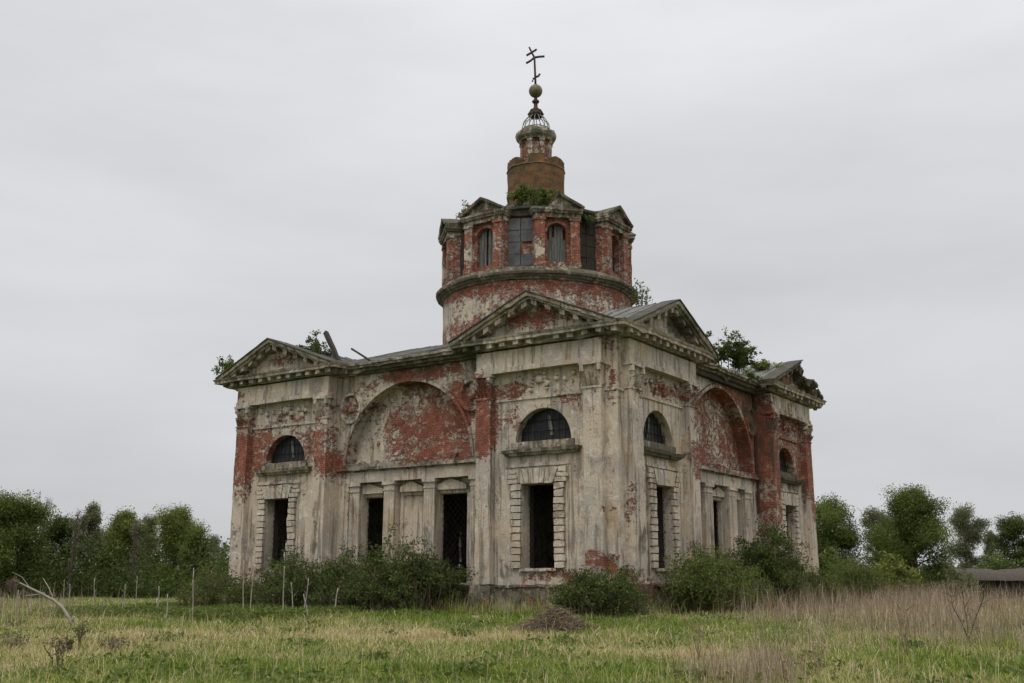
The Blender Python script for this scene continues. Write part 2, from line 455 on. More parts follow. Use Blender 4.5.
class MB:
    """collects patches in the church's corner frame and links them as one mesh"""

    def __init__(self, face='A'):
        self.face = face
        self.v, self.f, self.uv = [], [], []

    def p(self, u, n, h):
        return (-u, -n, h) if self.face == 'A' else (n, u, h)

    def raw_quad(self, a, b, c, d, uvs=None):
        i = len(self.v)
        self.v += [a, b, c, d]
        self.f.append((i, i + 1, i + 2, i + 3))
        self.uv.append(uvs)

    def poly(self, pts):
        i = len(self.v)
        self.v += [self.p(*q) for q in pts]
        self.f.append(tuple(range(i, i + len(pts))))
        self.uv.append(None)

    def patch(self, a, b, c, d, res=0.4):
        """bilinear patch, corners in facade coordinates, order a-b-c-d round the edge"""
        a, b, c, d = (np.array(self.p(*q)) for q in (a, b, c, d))
        nu = max(1, int(math.ceil(max(np.linalg.norm(b - a), np.linalg.norm(c - d)) / res)))
        nv = max(1, int(math.ceil(max(np.linalg.norm(d - a), np.linalg.norm(c - b)) / res)))
        base = len(self.v)
        for j in range(nv + 1):
            t = j / nv
            p0, p1 = a + (d - a) * t, b + (c - b) * t
            for i in range(nu + 1):
                self.v.append(tuple(p0 + (p1 - p0) * (i / nu)))
        for j in range(nv):
            for i in range(nu):
                k = base + j * (nu + 1) + i
                self.f.append((k, k + 1, k + nu + 2, k + nu + 1))
                self.uv.append(None)

    def hexa(self, bot, top, res=0.4, skip=''):
        """bot, top: four facade points each, same winding"""
        for i in range(4):
            if str(i) in skip:
                continue
            j = (i + 1) % 4
            self.patch(bot[i], bot[j], top[j], top[i], res)
        if 'b' not in skip:
            self.patch(bot[3], bot[2], bot[1], bot[0], res)
        if 't' not in skip:
            self.patch(top[0], top[1], top[2], top[3], res)

    def box(self, u0, u1, n0, n1, h0, h1, res=0.4, grow=0.0, skip=''):
        """grow: how much wider (u and n outward) the top is"""
        g = grow
        self.hexa([(u0, n1, h0), (u1, n1, h0), (u1, n0, h0), (u0, n0, h0)],
                  [(u0 - g, n1 + g, h1), (u1 + g, n1 + g, h1), (u1 + g, n0, h1), (u0 - g, n0, h1)], res, skip)

    def bar(self, p0, p1, w, res=5.0):
        p0, p1 = np.array(p0, float), np.array(p1, float)
        d = p1 - p0
        d /= np.linalg.norm(d)
        s = np.cross(d, (0.0, 1.0, 0.0))
        if np.linalg.norm(s) < .1:
            s = np.cross(d, (1.0, 0, 0))
        s /= np.linalg.norm(s)
        t = np.cross(d, s)
        c = [s * w / 2 + t * w / 2, -s * w / 2 + t * w / 2, -s * w / 2 - t * w / 2, s * w / 2 - t * w / 2]
        self.hexa([tuple(p0 + q) for q in c], [tuple(p1 + q) for q in c], res)

    def wall(self, u0, u1, h0, h1, n, openings=(), depth=0.0, res=0.4, cut=None):
        """sheet at distance n with openings (ua, ub, hb, ht); hb, ht numbers or functions of u; reveals go depth inward"""
        fn = lambda q: q if callable(q) else (lambda u, q=q: q)
        ops = [(o[0], o[1], fn(o[2]), fn(o[3]), callable(o[3])) for o in openings]
        cuts = {round(u0, 4), round(u1, 4)}
        for ua, ub, hb, ht, arc in ops:
            k = 22 if arc else 3
            for i in range(k + 1):
                uu = (ua + ub) / 2 - (ub - ua) / 2 * math.cos(math.pi * i / k) if arc else ua + (ub - ua) * i / k
                cuts.add(round(uu, 4))
        x = u0
        while x < u1:
            cuts.add(round(x, 4))
            x += res
        cuts = sorted(c for c in cuts if u0 - 1e-6 <= c <= u1 + 1e-6)
        cuts = [c for i, c in enumerate(cuts) if i == 0 or c - cuts[i - 1] > 1e-3]
        tops = (lambda u: h1) if cut is None else cut
        for a, b in zip(cuts, cuts[1:]):
            m_ = (a + b) / 2
            act = sorted([o for o in ops if o[0] < m_ < o[1]], key=lambda o: o[2](m_))
            lo = (h0, h0)
            spans = []
            for o in act:
                spans.append((lo, (o[2](a), o[2](b))))
                lo = (o[3](a), o[3](b))
            spans.append((lo, (tops(a), tops(b))))
            for (la, lb), (ta, tb) in spans:
                if ta - la < 1e-4 and tb - lb < 1e-4:
                    continue
                self.patch((a, n, la), (b, n, lb), (b, n, tb), (a, n, ta), res)
            if depth:
                for o in act:
                    self.patch((a, n, o[3](a)), (b, n, o[3](b)), (b, n - depth, o[3](b)), (a, n - depth, o[3](a)), res)
                    self.patch((b, n, o[2](b)), (a, n, o[2](a)), (a, n - depth, o[2](a)), (b, n - depth, o[2](b)), res)
        if depth:
            for ua, ub, hb, ht, arc in ops:
                for uu in (ua, ub):
                    if ht(uu) - hb(uu) > 0.02:
                        self.patch((uu, n, hb(uu)), (uu, n, ht(uu)), (uu, n - depth, ht(uu)), (uu, n - depth, hb(uu)), res)

    def lathe(self, prof, cx=None, cy=None, seg=72, a0=0.0, a1=2 * math.pi, rfun=None):
        """profile [(r, h)] round the vertical through (cx, cy) in the corner frame"""
        cx = CEN.x if cx is None else cx
        cy = CEN.y if cy is None else cy
        for (r0, h0), (r1, h1) in zip(prof, prof[1:]):
            k = max(1, int(math.ceil(math.hypot(r1 - r0, h1 - h0) / 0.4)))
            for j in range(k):
                ra, ha = r0 + (r1 - r0) * j / k, h0 + (h1 - h0) * j / k
                rb, hb = r0 + (r1 - r0) * (j + 1) / k, h0 + (h1 - h0) * (j + 1) / k
                for i in range(seg):
                    t0, t1 = a0 + (a1 - a0) * i / seg, a0 + (a1 - a0) * (i + 1) / seg
                    q = lambda r, t, h: (cx + r * math.cos(t), cy + r * math.sin(t), h)
                    rm = max(r0, r1)
                    self.raw_quad(q(ra, t0, ha), q(ra, t1, ha), q(rb, t1, hb), q(rb, t0, hb),
                                  ((t0 * rm, ha), (t1 * rm, ha), (t1 * rm, hb), (t0 * rm, hb)))

    def build(self, name, mat, parent=None, jit=0.012, wear=0.0, dirt=0.0, attr=None, smooth_shade=False, chip=0.0):
        V = np.array(self.v, float)
        w, d = church_attrs(V, wear, dirt) if attr is None else attr(V)
        # uv by dominant normal
        loops, tot, uvs = [], [], []
        for f, uv in zip(self.f, self.uv):
            loops += f
            tot.append(len(f))
            if uv is not None:
                uvs += uv
            else:
                a, b, c = V[f[0]], V[f[1]], V[f[2]]
                nn = np.abs(np.cross(b - a, c - a))
                if len(f) == 4:
                    nn = np.maximum(nn, np.abs(np.cross(c - a, V[f[3]] - a)))
                k = int(np.argmax(nn))
                ax = ((1, 2), (0, 2), (0, 1))[k]
                uvs += [(V[i][ax[0]] + (.11 if k == 0 else 0), V[i][ax[1]]) for i in f]
        # worn edges: nudge every point by a field that is the same wherever points coincide
        if jit:
            for i in range(len(V)):
                q = Vector(V[i])
                n3 = mnoise.noise_vector(q * .45) * jit * 1.1 + mnoise.noise_vector(q * 1.7) * jit + mnoise.noise_vector(q * 6.1) * jit * 0.7
                if chip:
                    e = mnoise.noise(q * 2.3 + Vector((9, 3, 5)))
                    if e > 0.22:
                        n3 = n3 + mnoise.noise_vector(q * 3.3) * chip * (e - 0.22) * 2.2
                V[i] += np.array(n3)
        V = V - np.array(CEN)
        o = np_mesh(name, V, loops, tot, mat, parent, {'wear': w, 'dirt': d}, smooth_shade)
        me = o.data
        ul = me.uv_layers.new(name='UVMap')
        if len(ul.data) == len(uvs):
            ul.data.foreach_set('uv', np.array(uvs, np.float32).ravel())
        return o


def arc_top(c, h, r):
    return lambda u: h + math.sqrt(max(0.0, r * r - (u - c) ** 2))


MA = M['masonry']
FACES = {
    'A': dict(L=LA, near=(0.0, 6.8), far=(15.6, LA), pil=[(.55, 1.38), (6.0, 6.76), (15.64, 16.4), (21.15, 22.0)], lun=[(3.55, 1.38), (18.75, 1.36)],
              win=[(2.98, 4.6), (18.25, 19.92)], rec=(6.8, 15.6), arch=(11.42, 3.74), piers=[(7.15, 7.75), (9.76, 10.38), (12.14, 12.76), (14.28, 14.9)], doors=[(8.22, 9.78), (10.68, 11.9), (13.06, 14.76)],
              ped=[(-.38, 7.82, 3.74, 13.2), (15.0, 23.1, 19.35, 13.1)], oth=LB),
    'B': dict(L=LB, near=(0.0, 6.95), far=(16.3, LB), pil=[(.5, 1.5), (6.05, 6.92), (16.34, 17.15), (21.55, 22.45)], lun=[(3.58, 1.40), (19.1, 1.36)],
              win=[(3.0, 4.7), (18.3, 19.95)], rec=(6.95, 16.3), arch=(11.68, 3.95), piers=[(7.2, 7.95), (9.62, 10.48), (12.45, 13.4), (14.5, 15.3)], doors=[(8.3, 9.5), (11.0, 12.4), (13.75, 14.48)],
              ped=[(-.1, 8.1, 4.15, 13.25), (15.4, 23.8, 20.0, 13.2)], oth=LA)}
PIL_N = 0.37
H_PL, H_SILLC, H_STR, H_ARC, H_COR, H_TOP = 1.05, 6.42, 8.78, 9.93, 10.92, 11.42
RV = {'A': .58, 'B': .42}


def window_parts(face, ua, ub, wall):
    """rusticated window surround with its flat arch; grille behind"""
    s = MB(face)
    n1 = 0.15
    h = 1.72
    k = 0
    while h < 5.05:
        wd = 0.46 if k % 2 == 0 else 0.50
        hh = min(h + 0.24 + random.uniform(-.02, .02), 5.12)
        s.box(ua - wd, ua + 0.02 * random.uniform(-1, .5), -0.02, n1 + random.uniform(-.012, .02), h, hh, .25)
        s.box(ub - 0.02 * random.uniform(-1, .5), ub + wd, -0.02, n1 + random.uniform(-.012, .02), h, hh, .25)
        h = hh + 0.05
        k += 1
    # voussoirs of the flat arch
    c = (ua + ub) / 2
    w = ub - ua
    nv = 7
    for i in range(nv):
        b0, b1 = ua + w * i / nv + .012, ua + w * (i + 1) / nv - .012
        sp = 1.32
        t0, t1 = c + (b0 - c) * sp, c + (b1 - c) * sp
        q = n1 + 0.02 + random.uniform(-.015, .02)
        s.hexa([(b0, q, 5.14), (b1, q, 5.14), (b1, -.02, 5.14), (b0, -.02, 5.14)], [(t0, q, 5.78), (t1, q, 5.78), (t1, -.02, 5.78), (t0, -.02, 5.78)], .25)
    for sg, e in ((-1, ua), (1, ub)):
        for j in range(3):
            a, b_ = (e + sg * .06 + sg * .09 * j, e + sg * (.62 if j != 1 else .7))
            s.box(min(a, b_), max(a, b_), -.02, n1 + random.uniform(-.01, .02), 5.17 + j * .21, 5.17 + j * .21 + .18, .25)
    # narrow fillet frame up the outer side and cap band
    for e in (ua - .62, ub + .54):
        s.box(e, e + .08, -.02, .055, H_PL + .4, 5.85, .4)
    s.box(ua - .7, ub + .7, -.02, .07, 5.86, 6.0, .4)
    # sill
    s.box(ua - .08, ub + .08, -.3, .13, 1.58, 1.70, .3)
    o = s.build('window', MA, wall if wall else church, jit=0.02, wear=-.08, dirt=.02, chip=.16)
    g = MB(face)
    grid_n = -RV[face] + .07
    stp = 0.27
    hb, ht = 1.72, 5.12
    x = ua - (ht - hb)
    while x < ub:
        for sgn in (1, -1):
            # line u = x + t, h = hb + t (or mirrored)
            t0, t1 = max(0, ua - x), min(ht - hb, ub - x)
            if t1 - t0 > .05:
                if sgn == 1:
                    g.bar((x + t0, grid_n, hb + t0), (x + t1, grid_n, hb + t1), .010)
                else:
                    g.bar((ua + ub - x - t0, grid_n - .012, hb + t0), (ua + ub - x - t1, grid_n - .012, hb + t1), .010)
        x += stp
    gr = g.build('grille', M['grille'], o, jit=0)
    return o


def lunette_parts(face, c, r):
    s = MB(face)
    hb = 6.92
    # sill block and projecting sill cornice
    s.box(c - r - .18, c + r + .18, -.35, .07, H_SILLC + .17, hb - .01, .35)
    s.box(c - r - .38, c + r + .42, -.05, .18, H_SILLC - .10, H_SILLC + .02, .35, grow=.06)
    s.box(c - r - .48, c + r + .5, -.05, .30, H_SILLC + .02, H_SILLC + .16, .35, grow=.05)
    o = s.build('lunette_window', M['cornice'], church, jit=.022, wear=-.05, dirt=.40, chip=.2)
    g = MB(face)
    for i in range(-4, 5):
        u = c + i * r / 4.5
        g.bar((u, -.30, hb), (u, -.33, hb + math.sqrt(max(.02, r * r - (u - c) ** 2))), .022)
    for hh in (.45, .9):
        q = math.sqrt(max(0, r * r - hh * hh))
        g.bar((c - q, -.345, hb + hh), (c + q, -.345, hb + hh), .024)
    g.build('grille', M['grille'], o, jit=0)
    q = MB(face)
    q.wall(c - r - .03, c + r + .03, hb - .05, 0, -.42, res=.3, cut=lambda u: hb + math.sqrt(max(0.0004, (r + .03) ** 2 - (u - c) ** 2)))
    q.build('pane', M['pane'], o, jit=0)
    b = MB(face)
    for (x0, x1, t) in ((-.30, -.12, .80), (.05, .17, .6)):
        b.hexa([(c + x0, -.37, hb + .25), (c + x0 + .16, -.37, hb + .25), (c + x0 + .16, -.40, hb + .25), (c + x0, -.40, hb + .25)],
               [(c + x1, -.37, hb + r * t), (c + x1 + .16, -.37, hb + r * t), (c + x1 + .16, -.40, hb + r * t), (c + x1, -.40, hb + r * t)], .4)
        break
    b.build('board', M['wood'], o, jit=.01)


def pilaster(face, u0, u1):
    s = MB(face)
    s.box(u0, u1, -.05, PIL_N, H_PL + .32, H_STR + .06, .3, skip='b')
    s.box(u0 - .05, u1 + .05, -.05, PIL_N + .05, H_PL + .005, H_PL + .33, .3)
    # astragal
    s.box(u0 - .04, u1 + .04, -.05, PIL_N + .04, H_STR + .05, H_STR + .13, .3)
    o = s.build('pilaster', MA, church, jit=.014, chip=.07)
    c = MB(face)
    hb, ht = H_STR + .13, H_ARC - .12
    c.box(u0 + .04, u1 - .04, -.05, PIL_N - .09, hb, ht, .3, grow=.06)
    c.box(u0 - .12, u1 + .12, -.05, PIL_N + .12, ht, H_ARC - .003, .3)
    # two rows of acanthus, mostly broken, and corner scrolls
    w = u1 - u0
    for row, (r0, r1, k) in enumerate(((0, .46, 4), (.40, .82, 3))):
        for i in range(k):
            cu = u0 + w * (i + .5) / k
            lw = w / k * .30
            top = hb + (ht - hb) * r1 * random.uniform(.75, 1.05)
            b0 = hb + (ht - hb) * r0
            c.hexa([(cu - lw, PIL_N + .0, b0), (cu + lw, PIL_N + .0, b0), (cu + lw, PIL_N - .12, b0), (cu - lw, PIL_N - .12, b0)],
                   [(cu - lw * .6, PIL_N + .2, top), (cu + lw * .6, PIL_N + .2, top), (cu + lw * .6, PIL_N - .02, top), (cu - lw * .6, PIL_N - .02, top)], .15)
    for e in (u0 + .03, u1 - .03):
        c.box(e - .08, e + .08, PIL_N - .05, PIL_N + .13, ht - .26, ht - .02, .12)
    c.build('capital', MA, o, jit=.022, dirt=.10, wear=-.04, chip=.1)
    return o


def relief(s, ua, ub, seed):
    """stucco garlands of the frieze panel"""
    rnd = random.Random(seed)
    c = (ua + ub) / 2
    hm = (H_STR + H_ARC) / 2 + .08

    def knob(u, h, r, nn=0.13):
        # low dome of 8 sides
        ring = [(u + r * math.cos(t), h + r * math.sin(t)) for t in [i * math.pi / 4 for i in range(8)]]
        for i in range(8):
            a, b = ring[i], ring[(i + 1) % 8]
            s.patch((a[0], 0.0, a[1]), (b[0], 0.0, b[1]), (u + (b[0] - u) * .6, nn, h + (b[1] - h) * .6), (u + (a[0] - u) * .6, nn, h + (a[1] - h) * .6), 1)
            s.poly([(u + (a[0] - u) * .6, nn, h + (a[1] - h) * .6), (u + (b[0] - u) * .6, nn, h + (b[1] - h) * .6), (u, nn * 1.25, h)])
    for q in range(9):
        t = (q - 4) / 4
        if rnd.random() < .15:
            continue
        knob(c + t * (ub - ua) * .40, hm + .2 * t * t - .12 * (q % 2), rnd.uniform(.11, .2))
    for sg in (-1, 1):
        for j in range(5):
            knob(c + sg * (.28 + .03 * j), hm + .3 - .16 * j, rnd.uniform(.07, .13))
    knob(c, hm + .1, .26, .14)


def pediment(face, u0, u1, ua, ha, broken=0):
    base = H_TOP + .012
    p = 0.92
    s = MB(face)
    s.wall(u0 + .45, u1 - .45, base - .1, 0, .22, res=.35, cut=lambda u: base + (ha - .18 - base) * (1 - abs(u - ua) / ((ua - u0) if u < ua else (u1 - ua))))
    o = s.build('pediment', MA, church, wear=.08, dirt=.06)
    r = MB(face)
    for sg, ue in ((-1, u0), (1, u1)):
        L = abs(ue - ua)
        nseg = 12 if broken and sg == broken else 1
        for kk in range(nseg):
            t0, t1 = kk / nseg, (kk + 1) / nseg
            dn = random.choice((-.3, -.12, .02, .1)) + random.uniform(-.06, .06) if nseg > 1 else 0
            pj = p + (random.uniform(-.35, .05) if nseg > 1 else 0)
            A = lambda t: ua + (ue - ua) * t
            H = lambda t: ha + (base - ha) * t + dn
            for (q0, q1, nn) in ((-.02, -.16, pj), (-.16, -.27, pj - .12), (-.27, -.36, pj - .42)):
                a, b = A(t0), A(t1)
                nn_ = max(nn, .4)
                r.hexa([(a, nn_, H(t0) + q1), (b, nn_, H(t1) + q1), (b, .2, H(t1) + q1), (a, .2, H(t0) + q1)],
                       [(a, nn_ + (.04 if q0 > -.1 else 0), H(t0) + q0), (b, nn_ + (.04 if q0 > -.1 else 0), H(t1) + q0), (b, .2, H(t1) + q0), (a, .2, H(t0) + q0)], .3)
        nm = 6
        for k in range(nm):
            t = (k + .35) / nm
            if broken and sg == broken and k % 2:
                continue
            if t > .9:
                continue
            u = ua + (ue - ua) * t
            h = ha + (base - ha) * t - .36
            sl = (base - ha) / (ue - ua)
            hw = .13
            r.hexa([(u - hw, p - .18, h - .14 - hw * sl), (u + hw, p - .18, h - .14 + hw * sl), (u + hw, .2, h - .10 + hw * sl), (u - hw, .2, h - .10 - hw * sl)],
                   [(u - hw, p - .18, h + .08 - hw * sl), (u + hw, p - .18, h + .08 + hw * sl), (u + hw, .2, h + .08 + hw * sl), (u - hw, .2, h + .08 - hw * sl)], .3)
    r.build('raking_cornice', M['cornice'], o, jit=.032, wear=-.06, dirt=.16 + (.25 if broken else 0), chip=.24)
    # metal edge over the raking cornice
    e = MB(face)
    for sg, ue in ((-1, u0 - .03), (1, u1 + .03)):
        if broken and sg == broken:
            continue
        a, b, ha_, hb_ = ua, ue, ha + .005, base + .005
        e.hexa([(a, p + .09, ha_ - .01), (b, p + .09, hb_ - .01), (b, .1, hb_ - .01), (a, .1, ha_ - .01)], [(a, p + .09, ha_ + .045), (b, p + .09, hb_ + .045), (b, .1, hb_ + .045), (a, .1, ha_ + .045)], .5)
    e.build('roof_edge', M['edge'], o, jit=.02)
    return o


def gable_roof(face, u0, u1, ua, ha, back, torn=False):
    base = H_TOP + .03
    s = MB(face)
    f = 0.85
    for ue in (u0, u1):
        f = -.5 if (torn and ue == u1) else 0.85
        s.hexa([(ua, f, ha - .03), (ue, f, base - .03), (ue, -back, base - .03), (ua, -back, ha - .03)],
               [(ua, f, ha + .03), (ue, f, base + .03), (ue, -back, base + .03), (ua, -back, ha + .03)], .45)
        # standing seams
        k = 0
        x = .2 if f > 0 else 1.0
        while x < back:
            s.hexa([(ua, -x, ha + .03), (ue, -x, base + .03), (ue, -x - .03, base + .03), (ua, -x - .03, ha + .03)],
                   [(ua, -x, ha + .075), (ue, -x, base + .075), (ue, -x - .03, base + .075), (ua, -x - .03, ha + .075)], 1.2)
            x += .75
    return s.build('gable_roof', M['roof'], church, jit=.03)


def pavilion_block(ua0, ua1, na0, na1, open_sides, name_seed=0):
    """entablature and cornice of one corner pavilion, in A coordinates (u, n); front sides listed in open_sides"""
    s = MB('A')
    i = .16

    def ring(p, h0, h1, grow=0.0, res=.4):
        s.hexa([(ua0 - p, na1 + p, h0), (ua1 + p, na1 + p, h0), (ua1 + p, na0 - p, h0), (ua0 - p, na0 - p, h0)],
               [(ua0 - p - grow, na1 + p + grow, h1), (ua1 + p + grow, na1 + p + grow, h1), (ua1 + p + grow, na0 - p - grow, h1), (ua0 - p - grow, na0 - p - grow, h1)], res)
    ring(.10, H_COR - .02, H_COR + .06)
    ring(.44, H_COR + .06, H_COR + .13, .04)
    ring(.50, H_COR + .13, H_COR + .27)
    ring(.88, H_COR + .27, H_COR + .40)
    ring(.90, H_COR + .40, H_TOP, .06)
    # modillions on every front
    hm0, hm1 = H_COR + .075, H_COR + .268
    step = .66

    def row(a, b, put):
        k = int(round((b - a) / step))
        for j in range(k + 1):
            if random.random() > .1:
                put(a + (b - a) * (j + random.uniform(-.05, .05)) / k)
    if 'n1' in open_sides:
        row(ua0 - .3, ua1 + .3, lambda u: s.box(u - .13, u + .13, na1 + .4, na1 + .8, hm0, hm1, .4))
    if 'u0' in open_sides:
        row(na0 - .3, na1 + .1, lambda n: s.box(ua0 - .8, ua0 - .4, n - .13, n + .13, hm0, hm1, .4))
    if 'u1' in open_sides:
        row(na0 - .3, na1 + .1, lambda n: s.box(ua1 + .4, ua1 + .8, n - .13, n + .13, hm0, hm1, .4))
    return s.build('cornice', M['cornice'], church, jit=.032, wear=-.10, dirt=.15, chip=.26)


def entablature(face, ua, ub):
    s = MB(face)
    s.box(ua, ub, -.05, PIL_N + .0, H_ARC + .2, H_COR - .022, .4)
    s.box(ua - .03, ub + .03, -.05, PIL_N + .055, H_ARC + .0, H_ARC + .2, .4)
    return s.build('entablature', MA, church, jit=.012, wear=-.07, dirt=-.03, chip=.06)


# ------------------------------------------------------------------ church: walls and fronts
for F in ('A', 'B'):
    D = FACES[F]
    for idx, key in enumerate(('near', 'far')):
        ua, ub = D[key]
        c, r = D['lun'][idx]
        w0, w1 = D['win'][idx]
        s = MB(F)
        ops = [(w0, w1, 1.7, 5.13), (c - r, c + r, 6.92, arc_top(c, 6.92, r))]
        s.wall(ua, ub, -.5, H_COR, 0.0, ops, RV[F], .33)
        # return into the recess
        e = ub if key == 'near' else ua
        s.patch((e, 0, -.3), (e, 0, H_COR), (e, -1.3, H_COR), (e, -1.3, -.3), .33)
        p0, p1 = D['pil'][idx * 2], D['pil'][idx * 2 + 1]
        relief(s, p0[1] + .15, p1[0] - .15, idx * 7 + ord(F))
        # string course under the frieze panel
        s.box(ua + (.02 if key == 'near' else 0), ub, -.05, .06, H_STR - .06, H_STR + .05, .4)
        wl_ = s.build('wall', MA, church, jit=.012)
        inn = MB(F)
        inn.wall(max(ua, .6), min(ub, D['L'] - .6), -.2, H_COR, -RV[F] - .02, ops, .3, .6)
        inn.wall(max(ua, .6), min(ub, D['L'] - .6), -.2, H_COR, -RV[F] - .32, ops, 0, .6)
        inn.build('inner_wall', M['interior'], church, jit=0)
        window_parts(F, w0, w1, None)
        lunette_parts(F, c, r)
        entablature(F, p0[0] - .05 if key == 'near' else p0[0] - .02, p1[1] + (.02 if key == 'near' else .05))
        # plinth
        s = MB(F)
        q0, q1 = (ua - .13 if (key == 'near' and F == 'A') else ua + (.002 if key == 'near' else 0), ub + (.13 if key == 'far' else 0))
        s.box(q0, q1, -.05, .14, -.6, H_PL - .08, .35)
        s.box(q0 - .02, q1 + .02, -.05, .2, H_PL - .08, H_PL, .35)
        for (pa, pb) in (p0, p1):
            s.box(pa - .12, pb + .12, .1, PIL_N + .16, -.6, H_PL - .02, .35)
        s.build('plinth', MA, church, jit=.05, wear=.30, dirt=.26, chip=.3)
    for (a, b) in D['pil']:
        pilaster(F, a, b)

    # recessed middle of the front
    r0, r1 = D['rec']
    c, r = D['arch']
    HN = 6.58
    s = MB(F)
    s.wall(r0, r1, HN - .25, H_COR + .1, -.6, [(c - r, c + r, HN, arc_top(c, HN, r))], 1.1, .33)
    # a raised ring round the arch
    K = 40
    for i in range(K):
        t0, t1 = math.pi * i / K, math.pi * (i + 1) / K
        f = lambda t, rr, n: (c + rr * math.cos(t), n, HN + rr * math.sin(t))
        rr = r + .16
        if HN + rr > H_COR + .05:
            rr = r + .1
        s.patch(f(t0, r, -.5), f(t1, r, -.5), f(t1, rr, -.5), f(t0, rr, -.5), .4)
        s.patch(f(t0, rr, -.5), f(t1, rr, -.5), f(t1, rr, -.61), f(t0, rr, -.61), .4)
        s.patch(f(t0, r, -.5), f(t1, r, -.5), f(t1, r, -.61), f(t0, r, -.61), .4)
    # strips beside the piers
    e0, e1 = D['piers'][0][0] - .05, D['piers'][-1][1] + .06
    s.box(r0 - .01, e0, -1.3, -.6, -.3, HN - .25, .35, skip='t')
    s.box(e1, r1 + .01, -1.3, -.6, -.3, HN - .25, .35, skip='t')
    s.box(e1 + .22, e1 + .42, -.62, -.52, H_PL, HN - .3, .4)
    s.build('wall', MA, church, jit=.01)
    s = MB(F)
    s.wall(c - r - .2, c + r + .2, HN - .2, HN + r + .1, -1.7, res=.33)
    s.build('niche_wall', MA, church, jit=.012, wear=.08)
    # spandrel medallions
    for mu in (r0 + .82, r1 - .72):
        md = MB(F)
        mh, mr = 9.35, .62
        for i in range(28):
            t0, t1 = 2 * math.pi * i / 28, 2 * math.pi * (i + 1) / 28
            f = lambda t, rr, n: (mu + rr * math.cos(t), n, mh + rr * 1.12 * math.sin(t))
            for ra, na, rb, nb in ((mr + .12, -.6, mr + .06, -.43), (mr + .06, -.43, mr - .07, -.43), (mr - .07, -.43, mr - .15, -.58), (mr - .15, -.58, 0.27, -.54), (.27, -.54, .2, -.44), (.2, -.44, .0, -.42)):
                md.patch(f(t0, ra, na), f(t1, ra, na), f(t1, rb, nb), f(t0, rb, nb), .5)
        md.build('medallion', MA, church, jit=.025, wear=-.04, dirt=.06)
    # niche cornice, entablature over the piers
    s = MB(F)
    s.box(r0, r1, -1.75, -.52, HN - .36, HN - .28, .35)
    s.box(r0, r1, -1.75, -.36, HN - .28, HN - .14, .35)
    s.box(r0 + .2, r1 - .2, -1.75, -.5, HN - .14, HN + .015, .3)
    # heaps of fallen plaster and brick on it
    for k in range(26):
        u = random.uniform(c - r + .1, c + r - .2)
        ln, hh = random.uniform(.15, .6), random.uniform(.06, .28)
        nn = random.uniform(-1.4, -.75)
        s.hexa([(u, nn + .3, HN), (u + ln, nn + .25, HN), (u + ln, nn - .2, HN), (u, nn - .2, HN)],
               [(u + ln * .3, nn + .1, HN + hh), (u + ln * .7, nn + .1, HN + hh * .8), (u + ln * .7, nn, HN + hh * .8), (u + ln * .3, nn - .05, HN + hh)], .4)
    s.build('niche_cornice', M['cornice'], church, jit=.03, wear=.12, dirt=.30, chip=.24)
    s = MB(F)
    s.box(r0 + .003, r1 - .003, -1.32, -.56, 5.72, HN - .36, .35)
    s.build('entablature', MA, church, jit=.012, wear=-.1, dirt=-.04, chip=.06)
    for (a, b) in D['piers']:
        s = MB(F)
        s.box(a, b, -1.3, -.62, .9, 5.32, .35)
        w = b - a
        for i in range(6):
            q = a + w * (i + .5) / 6
            s.box(q - w * .052, q + w * .052, -.63, -.595, H_PL + .55, 5.2, .45)
        s.box(a - .02, b + .02, -1.3, -.58, 5.28, 5.36, .35)
        s.box(a - .0, b + .0, -1.3, -.6, 5.36, 5.56, .35)
        s.box(a - .06, b + .06, -1.3, -.52, 5.56, 5.722, .35)
        s.box(a - .06, b + .06, -1.3, -.54, -.3, H_PL + .3, .35)
        s.build('pier', MA, church, jit=.012, wear=-.05, dirt=-.02, chip=.06)
    # the wall behind the piers with its doorways
    s = MB(F)
    ops = []
    for i, (a, b) in enumerate(D['doors']):
        if F == 'A' and i == 1:
            continue
        ops.append((a, b, 1.1, 5.02))
    s.wall(r0 - .01, r1 + .01, -.3, 6.2, -1.1, ops, .12, .35)
    s.wall(r0 - .01, r1 + .01, -.3, H_COR, -1.24, [o_ for o_ in ops], 0, .6)
    s.build('door_wall', MA, church, jit=.01)
    for i, (a, b) in enumerate(D['doors']):
        s = MB(F)
        m_ = (a + b) / 2
        # jamb strips and shell-headed pediment
        s.box(a - .16, a, -1.12, -1.02, .9, 5.05, .4)
        s.box(b, b + .16, -1.12, -1.02, .9, 5.05, .4)
        s.hexa([(a - .1, -1.0, 5.05), (b + .1, -1.0, 5.05), (b + .1, -1.12, 5.05), (a - .1, -1.12, 5.05)], [(a - .1, -1.0, 5.2), (b + .1, -1.0, 5.2), (b + .1, -1.12, 5.2), (a - .1, -1.12, 5.2)], .4)
        for (x0, x1, q) in ((a - .06, m_, 0), (m_, b + .06, 1)):
            t0, t1 = (5.42, 5.69) if q == 0 else (5.69, 5.42)
            s.hexa([(x0, -.82, 5.2), (x1, -.82, 5.2), (x1, -1.12, 5.2), (x0, -1.12, 5.2)], [(x0, -.82, t0), (x1, -.82, t1), (x1, -1.12, t1), (x0, -1.12, t0)], .4)
        if F == 'A' and i == 1:
            # walled-up doorway: recessed panel
            s.box(a + .12, b - .1, -1.12, -1.07, 1.1, 4.9, .35)
        o = s.build('doorway', MA, church, jit=.014, wear=-.22, dirt=-.16, chip=.05)
